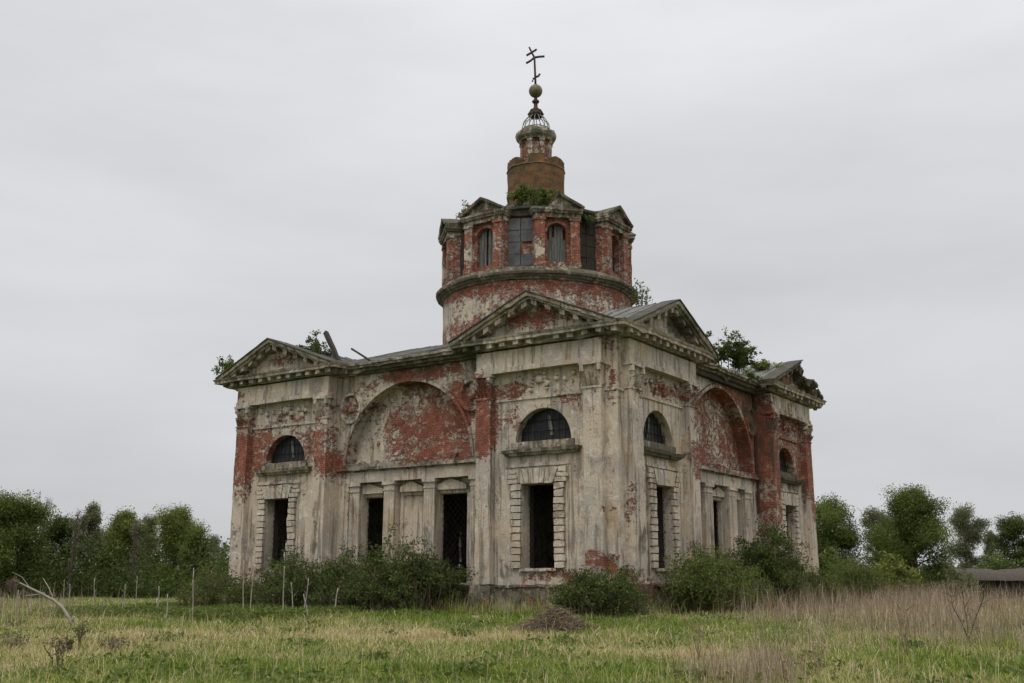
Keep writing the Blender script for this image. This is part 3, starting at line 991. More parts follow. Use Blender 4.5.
        if not (F == 'A' and i == 1):
            g = MB(F)
            gn = -1.2
            k = a - 4
            while k < b:
                for sgn in (1, -1):
                    t0, t1 = max(0, a - k), min(3.92, b - k)
                    if t1 - t0 > .05:
                        if sgn == 1:
                            g.bar((k + t0, gn, 1.1 + t0), (k + t1, gn, 1.1 + t1), .010)
                        else:
                            g.bar((a + b - k - t0, gn - .012, 1.1 + t0), (a + b - k - t1, gn - .012, 1.1 + t1), .010)
                k += .3
            g.build('grille', M['grille'], o, jit=0)
    # base course of the recess
    s = MB(F)
    s.box(r0 + .003, r1 - .003, -1.2, -.4, -.6, H_PL - .25, .35)
    s.build('plinth', MA, church, jit=.05, wear=.30, dirt=.26, chip=.3)
    # recess cornice
    s = MB(F)
    x0, x1 = r0 - .3, r1 + .3
    s.box(x0, x1, -1.0, -.35, H_COR + .02, H_COR + .12, .4)
    s.box(x0, x1, -1.0, -.18, H_COR + .12, H_COR + .26, .4, grow=0)
    s.box(x0, x1, -1.0, .02, H_COR + .26, H_COR + .38, .4)
    s.box(x0, x1, -1.0, .1, H_COR + .38, H_TOP - .006, .4)
    s.build('cornice', M['cornice'], church, jit=.025, wear=-.10, dirt=.2, chip=.28)
    for idx, (u0, u1, ua, ha) in enumerate(D['ped']):
        brk = 1 if (F == 'B' and idx == 1) else 0
        pediment(F, u0, u1, ua, ha, broken=brk)
        gable_roof(F, u0, u1, ua, ha - .02, 8.6, brk)

pavilion_block(0.0, 6.8, -6.95, 0.0, ('n1', 'u0'))
pavilion_block(15.6, LA, -6.9, 0.0, ('n1', 'u0', 'u1'))
pavilion_block(0.0, 6.8, -LB, -16.3, ('n1', 'u0', 'u1'))

# ------------------------------------------------------------------ church: the two far fronts
def px_on_d(px):
    """where the far left front is met by the line of sight through a doorway"""
    o_ = ROT.inverted() @ (Vector((0, 0, EYE)) - CORNER)
    d_ = ROT.inverted() @ (world_at(px, 540, 60) - Vector((0, 0, EYE)))
    t = (-LA - o_.x) / d_.x
    return o_.y + t * d_.y


for nm, (ox, oy) in {'C': (0, 1), 'D': (1, 0)}.items():
    s = MB('A' if nm == 'C' else 'B')
    L = LA if nm == 'C' else LB
    ops = []
    if nm == 'D':
        # ragged slits shaped for strips of daylight; windows otherwise omitted to darken the inside
        rq = random.Random(12)
        for px, h0, h1, w in ((458.2, 1.7, 4.3, .26), (284.4, 2.1, 3.3, .3)):
            uu = px_on_d(px)
            hh = h0
            while hh < h1:
                dh, ww, du = rq.uniform(.14, .4), w * rq.uniform(.45, 1.25), rq.uniform(-.08, .08)
                ops.append((uu + du - ww / 2, uu + du + ww / 2, hh, min(hh + dh, h1)))
                hh += dh + rq.choice((.0, .0, .05, .14))
    nb = -LB if nm == 'C' else -LA
    s.wall(0, L, -.3, H_COR + .1, nb, ops, -.2, .5)
    s.wall(.5, L - .5, -.3, H_COR + .1, nb + .22, ops, 0, .8)
    s.build('wall', MA, church, jit=.0, wear=.2)
s = MB('A')
s.box(6.8, LA + .2, -LB - .6, -LB + .6, H_COR, H_TOP - .02, .6)
s.box(LA - .6, LA + .6, -LB + .6, -6.9, H_COR, H_TOP - .03, .6)
s.build('cornice', M['cornice'], church, jit=.03, dirt=.2)

# rusty downpipe in the corner of the right recess
s = MB('B')
for (h0, h1, du) in ((4.6, 7.9, .0), (7.86, 10.9, .03)):
    s.box(16.08 + du, 16.19 + du, -.56, -.45, h0, h1, .8)
s.box(16.05, 16.25, -.6, -.40, 10.7, 10.95, .5)
s.build('downpipe', M['iron'], church, jit=.01)

# ceiling, floor, roof
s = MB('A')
s.box(.3, LA - .3, -LB + .3, -1.95, H_COR - .1, H_COR + .02, 2.0)  # flat slab added to close the hall and keep the interior dark
s.build('ceiling_slab', M['interior'], church, jit=0)
s = MB('A')
s.box(.3, LA - .3, -LB + .3, -.3, .85, 1.0, 2.0)
s.build('floor_slab', M['floor'], church, jit=0)
cu, cn = -CEN.x, -CEN.y
s = MB('A')
hr = 5.35
e = -.35
rb, rt = H_TOP - .05, 13.35
C4 = [(-e + .0, e + .0), (LA + e, e), (LA + e, -LB - e), (-e, -LB - e)]
C4 = [(-.1, .1 - .3), (LA + .1, -.2), (LA + .1, -LB), (-.1, -LB)]
T4 = [(cu - hr, cn + hr), (cu + hr, cn + hr), (cu + hr, cn - hr), (cu - hr, cn - hr)]
for i in range(4):
    j = (i + 1) % 4
    s.patch((*C4[i], rb), (*C4[j], rb), (*T4[j], rt), (*T4[i], rt), .8)
    for q in range(1, 26):
        t = q / 26
        a = [C4[i][k] + (C4[j][k] - C4[i][k]) * t for k in (0, 1)]
        b = [T4[i][k] + (T4[j][k] - T4[i][k]) * t for k in (0, 1)]
        s.bar((a[0], a[1], rb + .02), (b[0], b[1], rt + .02), .05, 1.5)
s.patch((*T4[0], rt), (*T4[1], rt), (*T4[2], rt), (*T4[3], rt), 2)
s.build('roof', M['roof'], church, jit=.035)

# broken rafters sticking out of the far gable
def rafter(face, p0, p1, w):
    s = MB(face)
    s.bar(p0, p1, w, .5)
    s.build('rafter', M['darkwood'], church, jit=.03)


rafter('A', (16.0, -.9, 11.6), (17.9, -1.6, 13.75), .2)
rafter('A', (16.3, -1.2, 11.7), (17.3, -1.5, 12.9), .1)
rafter('A', (13.5, -.6, 11.45), (15.2, -.7, 12.4), .085)

# ------------------------------------------------------------------ drum, belvedere, lantern
def drum_attr(base_w, base_d=.1, band=True):
    def f(V):
        dx, dy, h = V[:, 0] - CEN.x, V[:, 1] - CEN.y, V[:, 2]
        w = np.full(len(V), base_w)
        if band:
            w -= .24 * np.exp(-((h - 15.3) / .5) ** 2)
            w += .12 * np.exp(-((h - 16.2) / .35) ** 2)
            az = np.arctan2(dy, dx)
            # the side over the left-hand slope keeps more plaster
            w -= .16 * np.clip(np.cos(az - R(-150)), 0, 1) * (h < 15.8)
        d = np.full(len(V), base_d)
        return w, d
    return f


s = MB()
s.lathe([(5.27, 12.6), (5.27, 16.35)], seg=96)
drum = s.build('drum', MA, church, jit=.02, attr=drum_attr(.68, .26))
s = MB()
s.lathe([(5.26, 16.36), (5.36, 16.38), (5.38, 16.46), (5.5, 16.5), (5.54, 16.58), (5.68, 16.61), (5.71, 16.73), (5.64, 16.78), (5.5, 16.84), (5.42, 17.02), (5.2, 17.12), (4.4, 17.2)], seg=96)
s.build('drum_cornice', M['cornice'], drum, jit=.035, chip=.2, attr=drum_attr(.34, .70, False))
s = MB()
s.lathe([(4.55, 17.1), (4.55, 20.3)], seg=64)
belv = s.build('belvedere', MA, church, jit=.02, attr=drum_attr(.7, .35, False))
s = MB()
s.lathe([(4.56, 20.0), (4.75, 20.05), (4.8, 20.3), (4.95, 20.4), (4.95, 20.52), (4.6, 20.62), (3.0, 21.35), (1.7, 21.9)], seg=64)
s.build('belvedere_roof', M['edge'], church, jit=.05, attr=drum_attr(.2, .5, False))


def aed_map(az):
    """local aedicule coordinates: u sideways, n outward from the axis, h up"""
    ca, sa = math.cos(az), math.sin(az)

    def p(u, n, h):
        return (CEN.x + n * ca - u * sa, CEN.y + n * sa + u * ca, h)
    return p


def aedicule(az, boards, seed):
    rnd = random.Random(seed)
    mp = aed_map(az)
    at = drum_attr(.69, .24, False)

    def mb():
        s = MB()
        s.p = mp
        return s
    hw = 1.18
    s = mb()
    N0 = 5.02
    s.wall(-hw, hw, 17.05, 20.0, N0, [(-.52, .52, 17.4, arc_top(0, 18.98, .52))], .32, .3)
    for e in (-hw, hw):
        s.patch((e, N0, 17.05), (e, N0, 20.0), (e, 4.3, 20.0), (e, 4.3, 17.05), .3)
    # archivolt
    for i in range(16):
        t0, t1 = math.pi * i / 16, math.pi * (i + 1) / 16
        f = lambda t, r, n: (r * math.cos(t), n, 18.98 + r * math.sin(t))
        s.patch(f(t0, .54, N0 + .05), f(t1, .54, N0 + .05), f(t1, .68, N0 + .05), f(t0, .68, N0 + .05), .5)
        s.patch(f(t0, .68, N0 + .05), f(t1, .68, N0 + .05), f(t1, .68, N0), f(t0, .68, N0), .5)
    o = s.build('aedicule', MA, church, jit=.015, attr=at, chip=.05)
    for (a, b) in ((-hw - .02, -.68), (.68, hw + .02)):
        s = mb()
        s.box(a, b, N0 - .1, N0 + .24, 17.06, 19.62, .3)
        s.box(a - .05, b + .05, N0 - .1, N0 + .29, 17.05, 17.3, .3)
        s.box(a - .05, b + .05, N0 - .1, N0 + .29, 19.6, 19.74, .3)

        def at2(V, at=at, b=b):
            w, d = at(V)
            w = w - .34 * np.exp(-((V[:, 2] - 17.9 - .4 * rnd.random()) / .45) ** 2) * (1 if rnd.random() < .6 else 0)
            return w, d
        s.build('pilaster', MA, o, jit=.018, attr=at2, chip=.08)
    # entablature and gable
    s = mb()
    s.box(-hw - .06, hw + .06, 4.4, N0 + .27, 19.74, 19.98, .3)
    s.box(-hw - .14, hw + .14, 4.4, N0 + .34, 19.98, 20.12, .3, grow=.05)
    s.box(-hw - .22, hw + .22, 4.4, N0 + .42, 20.12, 20.24, .3)
    hb, ha, ww, fn = 20.245, 21.12, hw + .24, N0 + .43
    drop = rnd.uniform(-.05, .05)
    s.wall(-ww + .3, ww - .3, hb - .03, 0, N0 + .22, res=.3, cut=lambda u: hb + max(0, (ha - .12 - hb) * (1 - abs(u) / ww)) * (1 if seed != 31 or u > 0 else max(0, 1 + u * 1.6)))
    for sg in ((1,) if boards == 1 and seed == 31 else (-1, 1)):
        s.hexa([(0, fn, ha - .14), (sg * ww, fn, hb), (sg * ww, 3.6, hb), (0, 3.6, ha - .14)], [(0, fn + .05, ha + .03), (sg * ww * 1.02, fn + .05, hb + .14 + drop), (sg * ww * 1.02, 3.6, hb + .14), (0, 3.6, ha + .03)], .3)
    s.build('pediment', M['cornice'], o, jit=.03, chip=.2, attr=drum_attr(.42, .62, False))
    if boards:
        s = mb()
        k = 7
        for i in range(k):
            if boards == 2 and i in (3,):
                continue
            a, b = -.52 + 1.04 * i / k + .008, -.52 + 1.04 * (i + 1) / k - .008
            m_ = (a + b) / 2
            top = 18.98 + math.sqrt(max(.01, .52 ** 2 - m_ * m_)) - rnd.uniform(0, .06)
            s.box(a, b, N0 - .29, N0 - .25 + rnd.uniform(0, .04), 17.42 - rnd.uniform(0, .05), top - (rnd.uniform(.2, .7) if rnd.random() < .15 else 0), .5)
        s.build('boarding', M['wood'], o, jit=.012, attr=at)
    else:
        s = mb()
        for i in range(3):
            s.bar((-.3 + .3 * i, N0 - .2, 17.4), (-.3 + .3 * i, N0 - .2, 19.3), .05)
        s.bar((-.5, N0 - .2, 18.4), (.5, N0 - .2, 18.4), .05)
        s.build('window_frame', M['darkwood'], o, jit=.01, attr=at)
        s = mb()
        s.wall(-.56, .56, 17.35, 19.6, N0 - .31)
        s.build('dark_panel', M['darkwood'], o, jit=0, attr=at)


# facade A looks along -y (azimuth -90 deg), facade B along +x (azimuth 0)
for i in range(8):
    az = R(-90 + 45 * i)
    aedicule(az, {0: 2, 1: 1, 2: 0, 7: 0}.get(i, 1), 30 + i)
# grey tin between the front aedicules, dark boards elsewhere
for i in range(8):
    az = R(-67.5 + 45 * i)
    s = MB()
    s.p = aed_map(az)
    rnd = random.Random(i)
    for k in range(4):
        h0 = 17.3 + k * .66
        for (a, b) in ((-.95, -.02), (.02, .95)):
            q = 4.62 + rnd.uniform(0, .06)
            if i == 0 and k == 1 and a > 0:
                continue
            s.box(a, b, q - .03, q, h0, h0 + .63, .6)
    s.build('tin_panel' if i in (0,) else 'board_panel', M['tin'] if i in (0,) else M['darkwood'], belv, jit=.012, attr=drum_attr(0, 0, False))

s = MB()
s.lathe([(2.0, 21.6), (2.0, 21.95), (1.72, 22.05), (1.63, 22.1), (1.63, 22.62), (1.68, 22.66), (1.68, 22.74), (1.63, 22.78), (1.64, 24.2), (1.69, 24.25), (1.66, 24.34), (.8, 24.4)], seg=48)
cup = s.build('cupola_base', M['cup'], church, jit=.05, chip=.1, attr=drum_attr(0, 0, False))
for k in range(9):
    s = MB()
    s.p = aed_map(R(20 + 40 * k))
    s.box(-.1, .1, 1.5, 1.66, 22.34, 22.5, .3)  # dark blocks stand in for the shade inside the band's holes
    s.build('dark_hole', M['darkwood'], cup, jit=.0, attr=drum_attr(0, 0, False))
for k in range(6):
    s = MB()
    s.p = aed_map(R(4 + 60 * k))
    s.box(-.46, .46, 1.0, 1.62, 24.3, 24.72, .2)
    s.box(-.40, .40, 1.02, 1.56, 24.72, 24.84, .2)
    s.build('parapet_block', M['cup'], cup, jit=.05, attr=drum_attr(0, 0, False))

s = MB()
s.lathe([(.82, 24.3), (.82, 26.2)], seg=32)
lan = s.build('lantern', MA, church, jit=.012, attr=drum_attr(.62, .35, False))
for k in range(8):
    s = MB()
    s.p = aed_map(R(11 + 45 * k))
    s.box(-.14, .14, .75, .94, 24.5, 26.12, .2)
    s.box(-.17, .17, .75, .99, 25.95, 26.12, .2)
    s.build('pilaster', MA, lan, jit=.015, attr=drum_attr(.5, .5, False))
s = MB()
s.lathe([(.8, 26.08), (1.0, 26.1), (1.02, 26.2), (1.06, 26.24), (1.16, 26.34), (1.2, 26.5), (1.17, 26.62), (1.0, 26.72), (.86, 26.84), (0.0, 26.86)], seg=40)
s.build('lantern_cornice', M['cornice'], lan, jit=.035, chip=.16, attr=drum_attr(.15, .68, False))


def tube_rings(paths, sides=5):
    """paths: lists of (point, radius); returns verts, loops, totals"""
    V, Fl, T = [], [], []
    for path in paths:
        pts = [np.array(p, float) for p, _ in path]
        base = len(V)
        for i, (p, r) in enumerate(path):
            d = (pts[min(i + 1, len(pts) - 1)] - pts[max(i - 1, 0)])
            d = d / (np.linalg.norm(d) + 1e-9)
            a = np.cross(d, (0.31, 0.17, 0.93))
            if np.linalg.norm(a) < .05:
                a = np.cross(d, (1.0, 0, 0))
            a /= np.linalg.norm(a)
            b = np.cross(d, a)
            for k in range(sides):
                t = 2 * math.pi * k / sides
                V.append(pts[i] + (a * math.cos(t) + b * math.sin(t)) * r)
        for i in range(len(path) - 1):
            for k in range(sides):
                k2 = (k + 1) % sides
                Fl += [base + i * sides + k, base + i * sides + k2, base + (i + 1) * sides + k2, base + (i + 1) * sides + k]
                T.append(4)
        for e in (0, len(path) - 1):
            Fl += [base + e * sides + k for k in (range(sides) if e else reversed(range(sides)))]
            T.append(sides)
    return np.array(V), Fl, T


def tubes(name, paths, mat, parent=None, sides=5, smooth_shade=True):
    V, Fl, T = tube_rings(paths, sides)
    return np_mesh(name, V, Fl, T, mat, parent, None, smooth_shade)


# wire dome: each rib a part of its own
dome = tubes('dome_frame', [[((.80 * math.cos(R(a)), .80 * math.sin(R(a)), 26.93), .035) for a in range(0, 361, 15)],
                            [((.72 * math.cos(R(a)), .72 * math.sin(R(a)), 27.32), .018) for a in range(0, 361, 15)]], M['paleiron'], church, 5)
for k in range(16):
    t = R(22.5 * k + 5)
    pth = []
    for j in range(9):
        q = j / 8
        ang = q * R(78)
        r = .80 * math.cos(ang) * (1.03 if j in (1, 2, 3) else 1)
        h = 26.9 + 1.02 * math.sin(ang)
        pth.append(((r * math.cos(t), r * math.sin(t), h), .022))
    tubes('rib', [pth], M['paleiron'], dome, 5)
s = MB()
s.lathe([(0, 27.75), (.36, 27.78), (.42, 27.9), (.38, 28.02), (.3, 28.1), (.3, 28.22), (.18, 28.3), (.12, 28.4), (.11, 28.62), (.2, 28.7), (.22, 28.78), (.14, 28.84), (.1, 28.92), (.1, 29.1), (0, 29.1)], seg=24)
fin = s.build('finial', M['iron'], church, jit=.0, attr=drum_attr(0, 0, False), smooth_shade=False)
for k in range(10):
    t = R(36 * k)
    tubes('finial_petal', [[((.36 * math.cos(t), .36 * math.sin(t), 27.8), .05), ((.44 * math.cos(t), .44 * math.sin(t), 27.95), .06), ((.33 * math.cos(t), .33 * math.sin(t), 28.18), .03)]], M['iron'], fin, 5)
s = MB()
s.lathe([(.405 * math.cos(t) if abs(t) < 1.56 else 0, 29.43 + .405 * math.sin(t)) for t in [R(-90 + 12 * k) for k in range(16)]], seg=28)
s.build('ball', M['brass'], church, jit=0, attr=drum_attr(0, 0, False), smooth_shade=True)

# the bent iron cross, in the plane that faces the photographer (corner frame vectors)
side = ROT.inverted() @ Vector((1, 0, 0))


def cr_pt(dx, dz):
    k = .0060
    return (side.x * dx * k, side.y * dx * k, 29.80 + dz * k)


cross = tubes('cross', [[(cr_pt(0, -10), .075), (cr_pt(-4, 120), .07), (cr_pt(-10, 300), .068), (cr_pt(-35, 350), .06), (cr_pt(-62, 412), .055)]], M['iron'], church, 6)
for pth in ([(-88, 322), (-40, 352), (12, 388)], [(-92, 238), (-52, 262), (-10, 300)], [(-10, 300), (40, 308), (90, 312)], [(-32, 42), (-22, 72), (-2, 74)], [(-2, 88), (24, 96), (44, 122)]):
    tubes('cross_bar', [[(cr_pt(*q), .066) for q in pth]], M['iron'], cross, 6)


# ------------------------------------------------------------------ leaves, branches, plants
def leaf_verts(P, size, up=0.35, tall=1.5):
    n = len(P)
    d = rng.normal(size=(n, 3))
    d[:, 2] += up
    d /= np.linalg.norm(d, axis=1, keepdims=True) + 1e-9
    a = rng.normal(size=(n, 3))
    a -= (a * d).sum(1, keepdims=True) * d
    a /= np.linalg.norm(a, axis=1, keepdims=True) + 1e-9
    b = np.cross(d, a)
    s = (size * rng.uniform(.6, 1.35, n))[:, None]
    V = np.empty((n, 4, 3))
    V[:, 0] = P - a * s * .5 * tall
    V[:, 1] = P - b * s * .36 + a * s * .1
    V[:, 2] = P + a * s * .5 * tall + d * s * .12
    V[:, 3] = P + b * s * .36 + a * s * .1
    return V.reshape(-1, 3)


def leaf_obj(name, P, tint, size, mat, parent, up=.35, tall=1.5):
    V = leaf_verts(P, size, up, tall)
    n = len(P)
    return np_mesh(name, V, np.arange(4 * n), np.full(n, 4), mat, parent, {'tint': np.repeat(tint, 4)})


def skeleton(h, spread, seed, t0=.25, limbs=14, shape='round', lean=0.0, wander=.04, twigs=5, upness=.55, trunk_r=None):
    """returns branch paths and twig segments (start, end) in local coordinates"""
    rg = np.random.default_rng(seed)
    tr = trunk_r or h * .018 + .03
    trunk, p = [], np.zeros(3)
    k = 9
    off = rg.normal(size=2) * wander * h * .5
    for i in range(k + 1):
        t = i / k
        c = np.array([off[0] * math.sin(t * 2.3) + lean * t * t * h + rg.normal() * .006 * h, off[1] * math.sin(t * 1.9 + .4) * t, h * .97 * t])
        if i == 0:
            c[:2] = 0
        trunk.append((c, tr * (1 - .85 * t) + .008))
    paths, segs = [trunk], []
    at = lambda t: trunk[min(int(t * k), k - 1)][0] + (trunk[min(int(t * k) + 1, k)][0] - trunk[min(int(t * k), k - 1)][0]) * (t * k - min(int(t * k), k - 1))
    az = rg.uniform(0, 6.28)
    for i in range(limbs):
        t = t0 + (1 - t0) * (i + rg.uniform(0, .8)) / limbs
        t = min(t, .985)
        q = (t - t0) / (1 - t0)
        if shape == 'round':
            prof = math.sqrt(max(.03, 1 - (2 * q - .85) ** 2 / 1.4))
        elif shape == 'oval':
            prof = math.sin(math.pi * min(1, .12 + q * .85)) ** .7
        elif shape == 'vase':
            prof = .35 + .75 * q if q < .75 else 1.1 - (q - .75) * 2.6
        else:
            prof = 1.05 - .85 * q
        az += 2.4 + rg.uniform(-.5, .5)
        L = spread * prof * rg.uniform(.72, 1.15)
        el = upness * rg.uniform(.6, 1.3) + .5 * q
        d = np.array([math.cos(az) * math.cos(el), math.sin(az) * math.cos(el), math.sin(el)])
        s = at(t)
        r = max(.012, tr * (1 - .8 * t) * .5)
        pth = [(s, r)]
        cur = s.copy()
        for j in range(4):
            d = d + rg.normal(size=3) * .16 + np.array([0, 0, .04])
            d /= np.linalg.norm(d)
            nxt = cur + d * L / 4
            segs.append((cur.copy(), nxt.copy(), .35 + .2 * j)) if j > 0 else None
            cur = nxt
            pth.append((cur.copy(), r * (1 - .8 * (j + 1) / 4) + .004))
        paths.append(pth)
        for _ in range(twigs):
            u = rg.uniform(.35, 1)
            ii = min(int(u * 4), 3)
            b0 = pth[ii][0] + (pth[ii + 1][0] - pth[ii][0]) * (u * 4 - ii)
            dd = d + rg.normal(size=3) * .75
            dd /= np.linalg.norm(dd)
            e_ = b0 + dd * L * rg.uniform(.22, .5)
            paths.append([(b0, r * .3 + .004), ((b0 + e_) / 2 + rg.normal(size=3) * .04 * L, r * .2 + .003), (e_, .004)])
            segs.append((b0, e_, 1.0))
    return paths, segs


def leaves_on(segs, n, sig, seed, clump=.5):
    """leaf positions in clumps round the twigs; tint differs from clump to clump and from leaf to leaf"""
    rg = np.random.default_rng(seed)
    S = np.array([s[0] for s in segs])
    E_ = np.array([s[1] for s in segs])
    W = np.array([s[2] for s in segs]) * np.maximum(.1, np.linalg.norm(E_ - S, axis=1)) * rg.uniform(1 - clump, 1 + clump, len(segs))
    W /= W.sum()
    k = rg.choice(len(segs), n, p=W)
    t = rg.uniform(.15, 1.05, (n, 1))
    P = S[k] + (E_[k] - S[k]) * t + np.clip(rg.normal(size=(n, 3)), -1.7, 1.7) * sig * np.array([1, 1, .75])
    ct = rg.uniform(-.28, .28, len(segs))
    return P, np.clip(.45 + ct[k] + rg.normal(size=n) * .2, 0, 1)


def tree(name, label, px, Y, top_py, width_px, kind='round', mat='leaf_mid', leaves=9000, size=.2, seed=1, t0=.2, limbs=18, lean=0, group='trees beyond the meadow', bare=False, bark='bark', upness=.5, sig=None):
    x = (px - 512) / FPX * (Y * math.cos(PITCH))
    zg = float(ground_z(x, Y))
    top = world_at(px, top_py, Y).z
    h = (top - zg) * .90
    spread = width_px / 2 / FPX * Y * .98
    paths, segs = skeleton(h, spread, seed, t0, limbs, kind, lean, upness=upness)
    o = empty(name, (x, Y, zg), random.uniform(0, 6.28))
    tag(o, label, 'tree', group)
    tubes('trunk', paths[:1], M[bark], o, 7)
    tubes('branches', paths[1:], M[bark], o, 4)
    leaves, size = int(leaves * 3.1), size * .47
    P, tint = leaves_on(segs, leaves, sig or spread * .15, seed + 100, .85)
    P[:, 2] = np.maximum(P[:, 2], .15)
    leaf_obj('crown', P, tint, size, M[mat], o)
    return o


def bush(name, label, loc, w, d, h, mat='leaf_dark', leaves=7000, size=.09, seed=1, stems=14, cat='bush', group=None, rot=0.0, low=.06, twig='twig', sig=.1, flare=.8, bare_low=0.3):
    """many-stemmed shrub: stems fan out of the base, twigs carry the leaves"""
    rg = np.random.default_rng(seed)
    o = empty(name, loc, rot)
    tag(o, label, cat, group)
    paths, segs = [], []
    for i in range(stems):
        az = rg.uniform(0, 6.28)
        rr = math.sqrt(rg.uniform(.02, 1))
        bx, by = math.cos(az) * rr * w * .30, math.sin(az) * rr * d * .30
        tx, ty = math.cos(az) * rr * w * .5 * flare, math.sin(az) * rr * d * .5 * flare
        hh = h * (1 - .45 * rr * rr) * rg.choice((.6, .75, .85, .95, 1.0, 1.15)) * rg.uniform(.9, 1.05)
        pts = []
        for j in range(6):
            t = j / 5
            pts.append((np.array([bx + (tx - bx) * t ** 1.4 + rg.normal() * .03 * w * t, by + (ty - by) * t ** 1.4 + rg.normal() * .03 * d * t, hh * t]), .016 * (1 - .8 * t) * (1 + h * .25) + .004))
        paths.append(pts)
        for q in range(9):
            t = rg.uniform(bare_low, 1)
            ii = min(int(t * 5), 4)
            b0 = pts[ii][0] + (pts[ii + 1][0] - pts[ii][0]) * (t * 5 - ii)
            dd = rg.normal(size=3) * np.array([1, 1, .6]) + np.array([tx, ty, .5 * h]) * .5 / max(w, h)
            dd /= np.linalg.norm(dd)
            e_ = b0 + dd * rg.uniform(.14, .32) * (w + d + h) / 3
            e_[2] = max(e_[2], low)
            paths.append([(b0, .008), ((b0 + e_) / 2, .006), (e_, .003)])
            segs.append((b0, e_, 1.0))
    if cat == 'shrub':
        for i in range(110):
            az = rg.uniform(0, 6.28)
            rr = rg.uniform(.55, 1.12)
            b0 = np.array([math.cos(az) * rr * w * .40, math.sin(az) * rr * d * .40, -.02])
            L = h * rg.uniform(.2, .55)
            e_ = b0 + np.array([math.cos(az) * .25 + rg.normal() * .2, math.sin(az) * .25 + rg.normal() * .2, 1.0]) * L
            paths.append([(b0, .011), ((b0 + e_) / 2 + rg.normal(size=3) * .05, .009), (e_, .004)])
    tubes('stems', paths, M[twig], o, 4)
    if leaves:
        P, tint = leaves_on(segs, leaves, sig, seed + 50, .8)
        P[:, 2] = np.maximum(P[:, 2], low)
        leaf_obj('foliage', P, tint, size, M[mat], o)
    return o


# ------------------------------------------------------------------ ground
def dryness(x, y):
    """0 = fresh green, 1 = dry straw; patches lie where the meadow has them"""
    x, y = np.asarray(x, float), np.asarray(y, float)
    n = .55 * np.sin(x * 5.3 + 1.9 * np.sin(y * 3.3)) * np.sin(y * 4.7 + 1.5 * np.sin(x * 2.9)) * (.4 + .6 * np.sin(x * 1.1 + y * .7) ** 2) + .5 * np.sin(x * .55 + 1.7 * np.sin(y * .31 + .5)) * np.sin(y * .42 + 1.3 * np.sin(x * .27)) + .35 * np.sin(x * 1.7 + y * .9) * np.sin(y * 1.3 - x * .6 + 1) + .3 * np.sin(x * 3.9 + 1.1 * np.sin(y * 2.3)) * np.sin(y * 3.1 + x)
    v = .33 + .38 * n
    for (cx, cy, rx, ry, g) in DRY:
        v = v + g * np.exp(-(((x - cx) / rx) ** 2 + ((y - cy) / ry) ** 2) ** 1.3)
    return np.clip(v, 0, 1)


def gpt(px, py):
    """ground point under a pixel"""
    Y = 20.0
    for _ in range(30):
        w = world_at(px, py, Y)
        z = float(ground_z(w.x, Y))
        Y *= (EYE - z) / max(.02, (EYE - w.z))
        Y = min(Y, 300)
    w = world_at(px, py, Y)
    return w.x, Y


DRY = []
for (px, py, wpx, ry, g) in ((60, 648, 140, 3.2, .5), (190, 638, 110, 2.6, .46), (345, 634, 100, 1.8, .36), (450, 638, 130, 1.7, .42), (275, 644, 40, 1.4, -.3), (395, 628, 40, 1.2, -.25), (250, 660, 50, 1.0, .3), (420, 668, 40, .7, .25), (870, 672, 40, .8, .3), (960, 652, 50, 1.2, .25), (20, 665, 70, 2.0, .2), (690, 656, 110, 1.1, .65), (600, 652, 60, .9, .35), (770, 668, 60, 1.8, .75), (740, 678, 60, 1.4, .5), (850, 615, 110, 9, .6), (960, 612, 110, 9, .62),
                             (900, 636, 130, 1.6, .45), (560, 640, 60, 1.4, .3), (40, 625, 90, 4, .25), (510, 628, 40, 2, .25),
                             (330, 675, 260, 2.2, -.42), (600, 673, 130, 1.9, -.35), (900, 662, 150, 2.4, -.40), (300, 614, 190, 4.5, -.45), (480, 618, 110, 3.5, -.35), (640, 630, 120, 3.8, -.35), (170, 612, 90, 5, -.4), (840, 640, 60, 1.2, -.1)):
    gx, gy = gpt(px, py)
    DRY.append((gx, gy, wpx / FPX * gy, ry, g))

gm, gn_, gl, gb = new_mat('meadow_ground')
at = gn_.new('ShaderNodeAttribute')
at.attribute_name = 'dry'
tcg = gn_.new('ShaderNodeTexCoord').outputs['Object']
f1 = noise_tex(gn_, gl, tcg, 2.5, 8, .7, .3)
f2 = noise_tex(gn_, gl, tcg, 14.0, 6, .7)
vv = math_n(gn_, gl, 'MULTIPLY_ADD', math_n(gn_, gl, 'SUBTRACT', f1, .5), 1.1, at.outputs['Fac'])
gc = mix_n(gn_, gl, step_n(gn_, gl, vv, .3, .75), (0.085, 0.13, 0.026), (0.25, 0.20, 0.105))
gc = mix_n(gn_, gl, step_n(gn_, gl, f2, .5, .7, 0, .7), gc, (0.035, 0.035, 0.018))
gl.new(gc, gb.inputs['Base Color'])
bpn = gn_.new('ShaderNodeBump')
bpn.inputs['Strength'].default_value = 1.0
bpn.inputs['Distance'].default_value = .12
gl.new(f2, bpn.inputs['Height'])
gl.new(bpn.outputs[0], gb.inputs['Normal'])
xs = np.concatenate((np.linspace(-1500, -90, 18), np.linspace(-80, 80, 200), np.linspace(90, 1500, 18)))
ys = np.concatenate((np.linspace(-200, 4, 16), np.linspace(5, 110, 200), np.linspace(120, 2500, 24)))
gx, gy = np.meshgrid(xs, ys)
gz = ground_z(gx, gy)
far = np.clip((np.hypot(gx, gy - 40) - 90) / 300, 0, 1)
gz = gz * (1 - far) + far * (-.45)
V = np.stack((gx.ravel(), gy.ravel(), gz.ravel()), 1)
nx, ny = len(xs), len(ys)
ii = (np.arange(ny - 1)[:, None] * nx + np.arange(nx - 1)[None, :]).ravel()
Fq = np.stack((ii, ii + 1, ii + nx + 1, ii + nx), 1).ravel()
